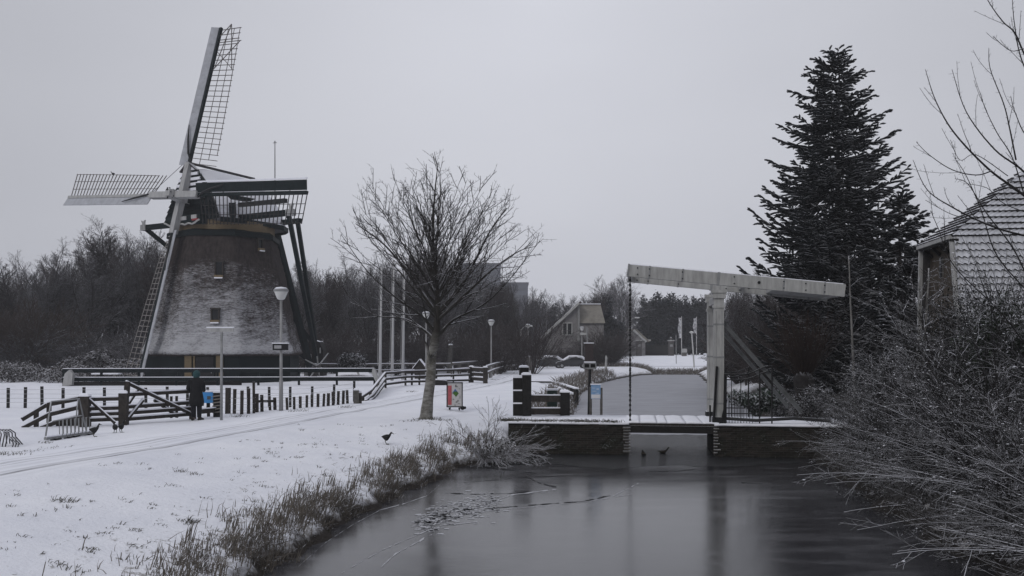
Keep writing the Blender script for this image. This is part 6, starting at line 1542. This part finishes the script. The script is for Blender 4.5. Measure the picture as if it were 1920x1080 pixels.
t2 = round_bush('dark_yew', 'dark yew-like shrub filling the gap below the farmhouse eaves', 1800, 26, 2.0, 4.8, 12000, M('yew_needle', (.013, .014, .013), .8, .5, 2, snow=.22, st=(.8, 1.1), samp=.35, sscale=3, spec=.1), .05)
# slim pale birch stems
for px, tp_, bt, Y, lean, lab in ((1603, 480, 720, 34, -.03, 'slim pale stem in front of the tall conifer'), (1728, 500, 760, 27, .03, 'crooked pale stem left of the farmhouse gable')):
    b = W(px, bt, Y); b.z = gh(b.x, b.y) - .2; tz = W(px, tp_, Y); st_ = thing('slim_tree', lab, 'tree', b); tr, cr_ = MB(), MB(); bp, br = limb(random.Random(int(px)), b, V((lean, 0, 1)), tz.z - b.z, .07, .02, 10, .025, .05)
    tr.tube(bp, br, 8); sprout(random.Random(int(px)), (tr, cr_), bp, br, 0, [dict(n=16, len=.22, ang=50, rmin=.008, rk=.3, seg=4, wob=.1, trop=.03, **{'from': .35}), dict(n=6, len=.5, ang=40, rmin=.006, seg=3, wob=.1, trop=.02, **{'from': .2})])
    tr.build('trunk', M('pale_bark', (.17, .165, .16), .85, .4, 6, snow=.5), st_, True); cr_.build('crown', TWIG_NEAR, st_, True)

# --- arching shrubs leaning over the water on the right bank
def whips(seed, n, L, sx):
    """shrub of long shoots sweeping out over the water, few side shoots"""
    rng = random.Random(seed); mb = MB()
    P = [dict(n=8, len=.32, ang=33, rmin=.0055, rk=.6, seg=4, wob=.09, trop=.02, mb=0, **{'from': .22}), dict(n=4, len=.45, ang=35, rmin=.0045, rk=.6, seg=3, wob=.05, trop=.01, mb=0, **{'from': .2})]
    for k in range(n):
        d = V((rng.gauss(-sx, .42), rng.gauss(-.12, .42), rng.gauss(.60, .30))).normalized(); bp, br = limb(rng, (rng.gauss(0, .35), rng.gauss(0, .4), -.15), d, L * rng.uniform(.55, 1.15), .017 * rng.uniform(.6, 1.2), .005, 10, .03, -.022)
        mb.tube(bp, br, 4, cap=False); sprout(rng, (mb,), bp, br, 0, P)
    for k in range(n // 5):
        d = V((rng.gauss(0, .25), rng.gauss(0, .25), 1)).normalized(); bp, br = limb(rng, (rng.gauss(0, .4), rng.gauss(0, .4), -.15), d, L * .8, .022, .006, 9, .05, .02)
        mb.tube(bp, br, 4, cap=False); sprout(rng, (mb,), bp, br, 0, P)
    return mb
arch = [whips(41, 20, 4.2, .85), bush(42, 17, 3.6, .8, 1.0, .0062, (8, 5), (-.35, -.05), .024, -.045, 8), whips(43, 18, 3.9, .95), bush(44, 15, 3.9, .6, 1.2, .0062, (8, 5), (-.15, .0), .028, -.03, 8)]
def snow_clumps(src, n, seed):
    """little pads of snow caught on the upper side of the branches"""
    rng = random.Random(seed); mb = MB(); hi_ = len(src.v)
    for _ in range(n):
        p = V(src.v[rng.randrange(hi_)]); r_ = rng.uniform(.005, .015)
        if p.z < .25: continue
        ring = [[p + V((k * r_ * rng.uniform(.9, 3.2) * math.cos(a), k * r_ * rng.uniform(.8, 1.5) * math.sin(a), dz * r_)) for a in [j * 1.2566 for j in range(5)]] for k, dz in ((.7, -.3), (1.0, .3), (.35, .9))]
        mb.loft(ring)
    return mb
for i_, (a_, n_) in enumerate(zip(arch, (90, 140, 90, 140))):
    c_ = snow_clumps(a_, n_, i_); k_ = len(a_.v); a_.v += c_.v; a_.f += [tuple(j + k_ for j in f) for f in c_.f]; a_.m += [1] * len(c_.f)
ra = random.Random(17); first = {}
SPK = [(9.2, 12.6, .85, .1, 0), (9.6, 14.0, .9, -.1, 1), (10.3, 15.6, 1.0, .15, 2), (9.7, 16.6, .75, 2.2, 1), (10.7, 18.0, 1.0, 0, 0), (10.2, 19.2, .8, 1.2, 1), (11.5, 20.4, 1.05, -.1, 3), (10.6, 21.6, .75, .1, 2), (12.2, 23.0, 1.05, 0, 1), (11.4, 24.4, .75, -.2, 0), (13.0, 25.8, 1.1, 2.2, 3), (12.2, 27.2, .65, .1, 1), (8.9, 11.2, .8, .0, 2), (14.2, 27.6, 1.1, -1.1, 3), (10.6, 12.6, 1.1, .2, 3), (14.4, 24.0, 1.2, 1.1, 3), (12.6, 19.0, 1.2, .15, 1), (12.4, 16.4, 1.15, -2.1, 3), (11.6, 14.2, 1.1, .05, 1),
     (8.9, 15.0, .5, .2, 0), (9.5, 18.6, .5, -.2, 2), (10.2, 22.6, .5, 0, 0), (8.7, 13.2, .5, .1, 2), (9.9, 20.6, .5, .3, 1), (11.0, 25.8, .55, 0, 1), (15.0, 26.0, 1.3, .9, 1), (13.6, 21.4, 1.2, 3.0, 3), (11.9, 26.6, .8, 1.4, 3), (15.6, 29.0, 1.2, .4, 3), (13.4, 29.4, .9, 2.4, 1)]
SP = [q[:4] for q in SPK]; KIND = [q[4] for q in SPK]
LAB = ['arching snow-lined shrub reaching out over the dark water, nearest the bottom right corner']
for i, (x, y, sc, rz) in enumerate(SP):
    mbp = arch[KIND[i]]; loc = V((x, y, gh(x, y) - .05)); lab = 'snow-lined arching shrub in the tangle on the right bank'
    if KIND[i] not in first:
        t = thing('arching_shrub', lab, 'shrub', ZERO, 'arching shrubs on the right bank'); mbp.build('branches', [WHIP, SNOWM], t, True); first[KIND[i]] = t; t.location = loc; t.rotation_euler = (0, 0, rz); t.scale = (sc, sc, sc)
    else: dup(first[KIND[i]], loc, rz, sc, lab, 'arching shrubs on the right bank')
# low frosted growth along the right shore
rng = random.Random(12); lob = []
for i in range(70):
    y = lerp(12, 29.5, (i / 69)); x = RX(y) + rng.uniform(.0, 1.6) * (1 if i % 3 else 1.9); h_ = rng.uniform(.25, .75)
    if 17 < y < 27 and i % 2: lob.append((x + .2, y, gh(x, y) + .75, .6, .6, .3))
    lob.append((x - .25, y, gh(x, y) + h_ * .5, rng.uniform(.35, .75), .5, h_ * .75))
o = leaf_cloud(rng, lob, 26000, .028, None, .8, .3).build('bank_growth', M('frosted_bramble', (.014, .013, .0125), .9, .5, 3, snow=.42, st=(.8, 1.2), samp=.7, sscale=2.6)); o['kind'] = 'stuff'
lob = []
for i in range(90):
    y = rng.uniform(12, 29); x = RX(y) + rng.uniform(.6, 6.0); lob.append((x, y, gh(x, y) + rng.uniform(.1, .5) + .12 * (x - RX(y)), .8, .8, rng.uniform(.4, .7) + .1 * (x - RX(y))))
o = leaf_cloud(rng, lob, 42000, .045, None, .8, .2).build('bank_undergrowth', M('deep_bramble', (.010, .0095, .009), .9, .5, 3, snow=.14, st=(.8, 1.05), samp=.4, sscale=2.5)); o['kind'] = 'stuff'

# --- bare whip tree entering from the right edge
rng = random.Random(77); YW = 18.0
wb_ = V((12.6, 18.6, gh(12.6, 18.6))); wt_ = thing('whip_tree', 'bare tree at the right edge with long upcurved whips and short spurs against the sky', 'tree', wb_)
tr, cr_ = MB(), MB(); hub1 = W(2010, 470, YW + .3); hub2 = W(2000, 300, YW + .3); hub3 = W(1990, 150, YW + .3)
P_, r_ = dense([wb_ - V((0, 0, .3)), wb_.lerp(hub1, .5), hub1, hub2, hub3, hub3 + V((.1, 0, 1.2))], [.17, .14, .11, .08, .05, .02], 5); tr.tube(P_, r_, 9)
WH = [([(2005, 440), (1920, 366), (1855, 318), (1790, 250), (1755, 190), (1735, 130)], .034, 0), ([(1990, 400), (1920, 322), (1865, 280), (1812, 210), (1785, 130)], .028, .5), ([(1860, 320), (1830, 328), (1785, 318), (1742, 290), (1718, 266)], .016, .1),
      ([(2010, 452), (1920, 441), (1850, 420), (1785, 388), (1738, 355), (1712, 300)], .030, -.4), ([(1905, 300), (1893, 240), (1882, 195), (1857, 130), (1854, 90)], .018, .3), ([(1990, 230), (1925, 110), (1903, 62), (1880, 40), (1852, 0), (1830, -50)], .022, 0),
      ([(1990, 240), (1922, 128), (1903, 50), (1897, -20)], .018, .4), ([(1990, 190), (1935, 98), (1895, 95), (1862, 68)], .014, -.3), ([(1870, 425), (1830, 412), (1785, 402), (1735, 375)], .013, -.2), ([(1960, 600), (1905, 475), (1850, 400), (1815, 345), (1790, 335)], .018, -.6),
      ([(1940, 560), (1870, 480), (1840, 395), (1812, 330), (1790, 296)], .016, .2), ([(1930, 400), (1900, 300), (1870, 250), (1848, 205), (1838, 175)], .014, .6), ([(1890, 330), (1830, 290), (1800, 300), (1782, 262)], .010, .5), ([(2000, 300), (1930, 260), (1905, 215), (1895, 180)], .016, -.2), ([(2000, 420), (1930, 400), (1880, 380), (1850, 352), (1806, 344)], .014, .7),
      ([(1960, 700), (1880, 590), (1790, 500), (1760, 430), (1745, 395)], .016, -.5)]
for pts_, r0, dy in WH:
    P_, r_ = dense([W(a, b, YW + dy + .1 * i) for i, (a, b) in enumerate(pts_)], [lerp(r0, .005, i / (len(pts_) - 1)) for i in range(len(pts_))], 6); tr.tube(P_, r_, 5, cap=False)
    sprout(rng, (tr, cr_), P_, r_, 0, [dict(n=9.0, abs=.07, len=.1, ang=60, rmin=.0045, rk=.4, seg=1, wob=.05, trop=.0, **{'from': .1})])
    sprout(rng, (tr, cr_), P_, r_, 0, [dict(n=.8, abs=.7, len=.3, ang=32, up=.25, rmin=.006, rk=.5, seg=5, wob=.05, trop=.06, **{'from': .2}), dict(n=8.0, abs=.06, len=.1, ang=60, rmin=.004, seg=1, wob=.05, trop=0, **{'from': .1})])
tr.build('trunk', WHIP, wt_, True); cr_.build('crown', WHIP, wt_, True)
rng = random.Random(50); b = W(1905, 500, 40); b.z = 1.1
tr, cr_ = wood_tree(66, 11, .8, rmin=.012, dens=.8); t = tree_thing('fine_twigged_tree', 'finely twigged bare tree rising behind the farmhouse roof ridge', 'tree', None, tr, cr_, (BARK_FAR, TWIG_FAR)); t.location = W(1915, 690, 46); t.location.z = 1.1
t = None

# --- dry reeds along the left bank, grass tufts in the snow
def blade(mb, p, d, L, w_, bend):
    sd_ = d.cross(V((0, 1, 0.2))); sd_ = sd_.normalized() * w_ if sd_.length > .01 else V((w_, 0, 0)); m_ = p + d * L * .55; e = p + d * L + bend * L * .5
    k = len(mb.v); mb.v += [tuple(p - sd_), tuple(p + sd_), tuple(m_ + sd_ * .8), tuple(m_ - sd_ * .8), tuple(e)]; mb.f += [(k, k + 1, k + 2, k + 3), (k + 3, k + 2, k + 4)]; mb.m += [0, 0]
def reed_mat():
    m, n, b = new_mat('dry_reed'); r1 = noise_node(n, 13, 4, .7); r2 = noise_node(n, 2.2, 3, .6); s_ = noise_node(n, 8, 4, .7)
    c = mixc(n, rng_node(n, r1, .3, .7), (.060, .052, .045), (.23, .205, .18)); c = mixc(n, rng_node(n, r2, .4, .65), c, (.12, .11, .10))
    gg = n.nodes.new('ShaderNodeNewGeometry'); sx = n.nodes.new('ShaderNodeSeparateXYZ'); n.links.new(gg.outputs['Normal'], sx.inputs[0])
    c = mixc(n, math_node(n, 'MULTIPLY', rng_node(n, math_node(n, 'ADD', math_node(n, 'ABSOLUTE', sx.outputs[2]), s_), .85, 1.1), .85), c, SNOW)
    n.links.new(c, b.inputs['Base Color']); b.inputs['Roughness'].default_value = .9; b.inputs['Specular IOR Level'].default_value = .1; return m
REED = reed_mat(); rng = random.Random(99); mb = MB()
def reed_at(x, y, hmul=1.0, lie=.0):
    p = V((x, y, gh(x, y) - .03)); d = V((rng.gauss(.10, .22) + lie, rng.gauss(-.02, .2), 1)).normalized(); L = rng.uniform(.16, .42) * hmul
    if rng.random() < .25: d = V((rng.gauss(.2, .8), rng.gauss(0, .6), rng.uniform(.1, .5))).normalized(); L *= 1.1
    blade(mb, p, d, L, rng.uniform(.004, .009), V((rng.gauss(.15, .3), rng.gauss(0, .25), rng.uniform(-.5, .1))))
nR = 0
while nR < 7500:
    y = 8.0 + 20.5 * rng.random() ** 1.15; dd = rng.gauss(.50, .40); x = LX(y) - dd - .12 * math.sin(y * 1.7)
    cl_ = noise.noise(V((x * .9, y * .9, 0))) + .55 * noise.noise(V((x * 3.5, y * 3.5, 7)))
    if dd < -.12 or rng.random() > .46 + 1.5 * cl_: continue
    reed_at(x, y, (.62 + .55 * cl_) * (1.15 if dd > .2 else .8), -.03); nR += 1
for i in range(130):                                      # stiffer cut stalks standing in small clumps
    y = 8.0 + 19.5 * rng.random(); x = LX(y) - rng.gauss(.55, .28)
    for k_ in range(rng.randint(4, 12)):
        q = V((x + rng.gauss(0, .07), y + rng.gauss(0, .07), 0)); q.z = gh(q.x, q.y) - .03; blade(mb, q, V((rng.gauss(.22, .12), rng.gauss(0, .12), 1)).normalized(), rng.uniform(.22, .48), .0075, V((.05, 0, 0)))
for i in range(2600):                                     # beyond the bridge and along the far bank
    y = rng.uniform(35, 100); x = LX(y) - rng.uniform(-.2, 1.5); p = V((x, y, gh(x, y) - .03)); d = V((rng.gauss(0, .3), rng.gauss(0, .3), 1)).normalized(); blade(mb, p, d, rng.uniform(.4, 1.0), .02, V((rng.gauss(0, .4), 0, -.3)))
for i in range(2200):
    x = rng.uniform(12, 27); y = 117 + rng.uniform(-.4, .8); p = V((x, y, gh(x, y) - .05)); d = V((rng.gauss(0, .35), rng.gauss(0, .3), 1)).normalized(); blade(mb, p, d, rng.uniform(.3, .95), .03, V((rng.gauss(0, .4), 0, -.3)))
o = mb.build('reeds', REED); o['kind'] = 'stuff'
GRASS = M('winter_grass', (.060, .056, .042), .9, .5, 8, snow=.4, st=(.5, .9), samp=.4); mb = MB(); rng = random.Random(98)
def tuft(x, y, n, h, sp):
    for k in range(n):
        a = rng.random() * 6.28; r_ = sp * rng.random() ** .7; q = V((x + r_ * math.cos(a) * 1.5, y + r_ * math.sin(a), 0)); q.z = gh(q.x, q.y) - .015
        blade(mb, q, V((rng.gauss(.25, .5), rng.gauss(0, .4), .75)).normalized(), h * rng.uniform(.55, 1.35), .0048, V((rng.gauss(.3, .5), 0, -.7)))
for px, py, n, h, sp in ((120, 940, 46, .14, .16), (355, 980, 60, .14, .14), (340, 885, 26, .12, .10), (365, 890, 30, .10, .12), (510, 851, 16, .1, .1), (555, 858, 22, .1, .12), (480, 860, 14, .1, .1), (250, 995, 18, .09, .09), (195, 1002, 16, .08, .09), (300, 985, 14, .08, .1), (165, 1030, 20, .1, .12), (250, 1025, 22, .1, .12), (10, 852, 30, .16, .2), (35, 853, 24, .12, .2), (60, 846, 20, .1, .3), (100, 840, 18, .1, .3), (83, 831, 20, .12, .15), (800, 787, 90, .18, .35), (770, 790, 30, .14, .3), (832, 788, 40, .15, .3), (280, 880, 10, .08, .06), (610, 892, 14, .09, .1), (690, 880, 14, .09, .12), (110, 1058, 20, .1, .12), (140, 1070, 26, .12, .14)):
    p = GS(px, py)
    tuft(p.x, p.y, n, h, sp)
nT = 0
while nT < 250:
    y = 6 + 22 * rng.random(); dd = abs(rng.gauss(0, 2.6)) + .5; x = LX(y) - dd
    if dd > 7: continue
    tuft(x, y, rng.randint(3, 9), rng.uniform(.05, .13), rng.uniform(.03, .12)); nT += 1
for i in range(60):
    s_ = rng.uniform(-7.4, -3.4); q = D(s_, rng.uniform(-.3, .1), 0); 
    for k in range(14):
        z = V((q.x + rng.gauss(0, .12), q.y + rng.gauss(0, .1), 1.08)); blade(mb, z, V((rng.gauss(0, .6), rng.gauss(-.2, .4), .7)).normalized(), rng.uniform(.08, .22), .006, V((rng.gauss(0, .6), -.2, -.6)))
for px, py in ((1108, 772), (1126, 774), (1050, 778), (1120, 780), (1135, 780), (985, 781), (1000, 782), (650, 765), (560, 772), (450, 782), (925, 712), (770, 735)):
    p = G(px, py); tuft(p.x, p.y, 34, .2, .28)
o = mb.build('grass_tufts', GRASS); o['kind'] = 'stuff'
# bramble knot hanging over the water at the left landing
rng = random.Random(15); p = V((-.75, 27.3, gh(-.75, 27.3))); t = thing('bramble_bush', 'dry snow-flecked bramble knot at the left corner of the landing', 'shrub', p)
bb_ = bush(16, 90, 1.7, 1.5, .8, .005, (6, 4), (.3, -.3), .011, -.13, 6); bb_.v = [tuple(V(q) + p) for q in bb_.v]; bb_.build('branches', bark('bramble_stem', (.055, .048, .042), .85), t, True)
lob = [(p.x + rng.uniform(-.7, .7), p.y + rng.uniform(-.4, .4), p.z + rng.uniform(.0, .45), .38, .35, .25) for _ in range(9)]; leaf_cloud(rng, lob, 1500, .045, None, .8, .3).build('foliage', M('dry_leaf', (.05, .045, .038), .9, .5, 6, snow=.55, st=(.5, .95), samp=.45), t)
# brown winter shrubs hugging the gabled house
for i, px in enumerate((1012, 1040, 1068, 1098, 1122, 1148)):
    pass
# ------------------------------------------------------------------ haze
hz = MB(); hz.box((0, 300, 24), (1640, 1030, 56))
hm = bpy.data.materials.new('haze'); hm.use_nodes = True; hn = hm.node_tree; hn.nodes.clear()
ho_ = hn.nodes.new('ShaderNodeOutputMaterial'); hv = hn.nodes.new('ShaderNodeVolumePrincipled')
hv.inputs['Color'].default_value = (0.96, 0.97, 1.0, 1); hv.inputs['Density'].default_value = 0.0005; hv.inputs['Anisotropy'].default_value = 0.0
hn.links.new(hv.outputs[0], ho_.inputs['Volume'])
struct('haze', hz, hm, kind='stuff')
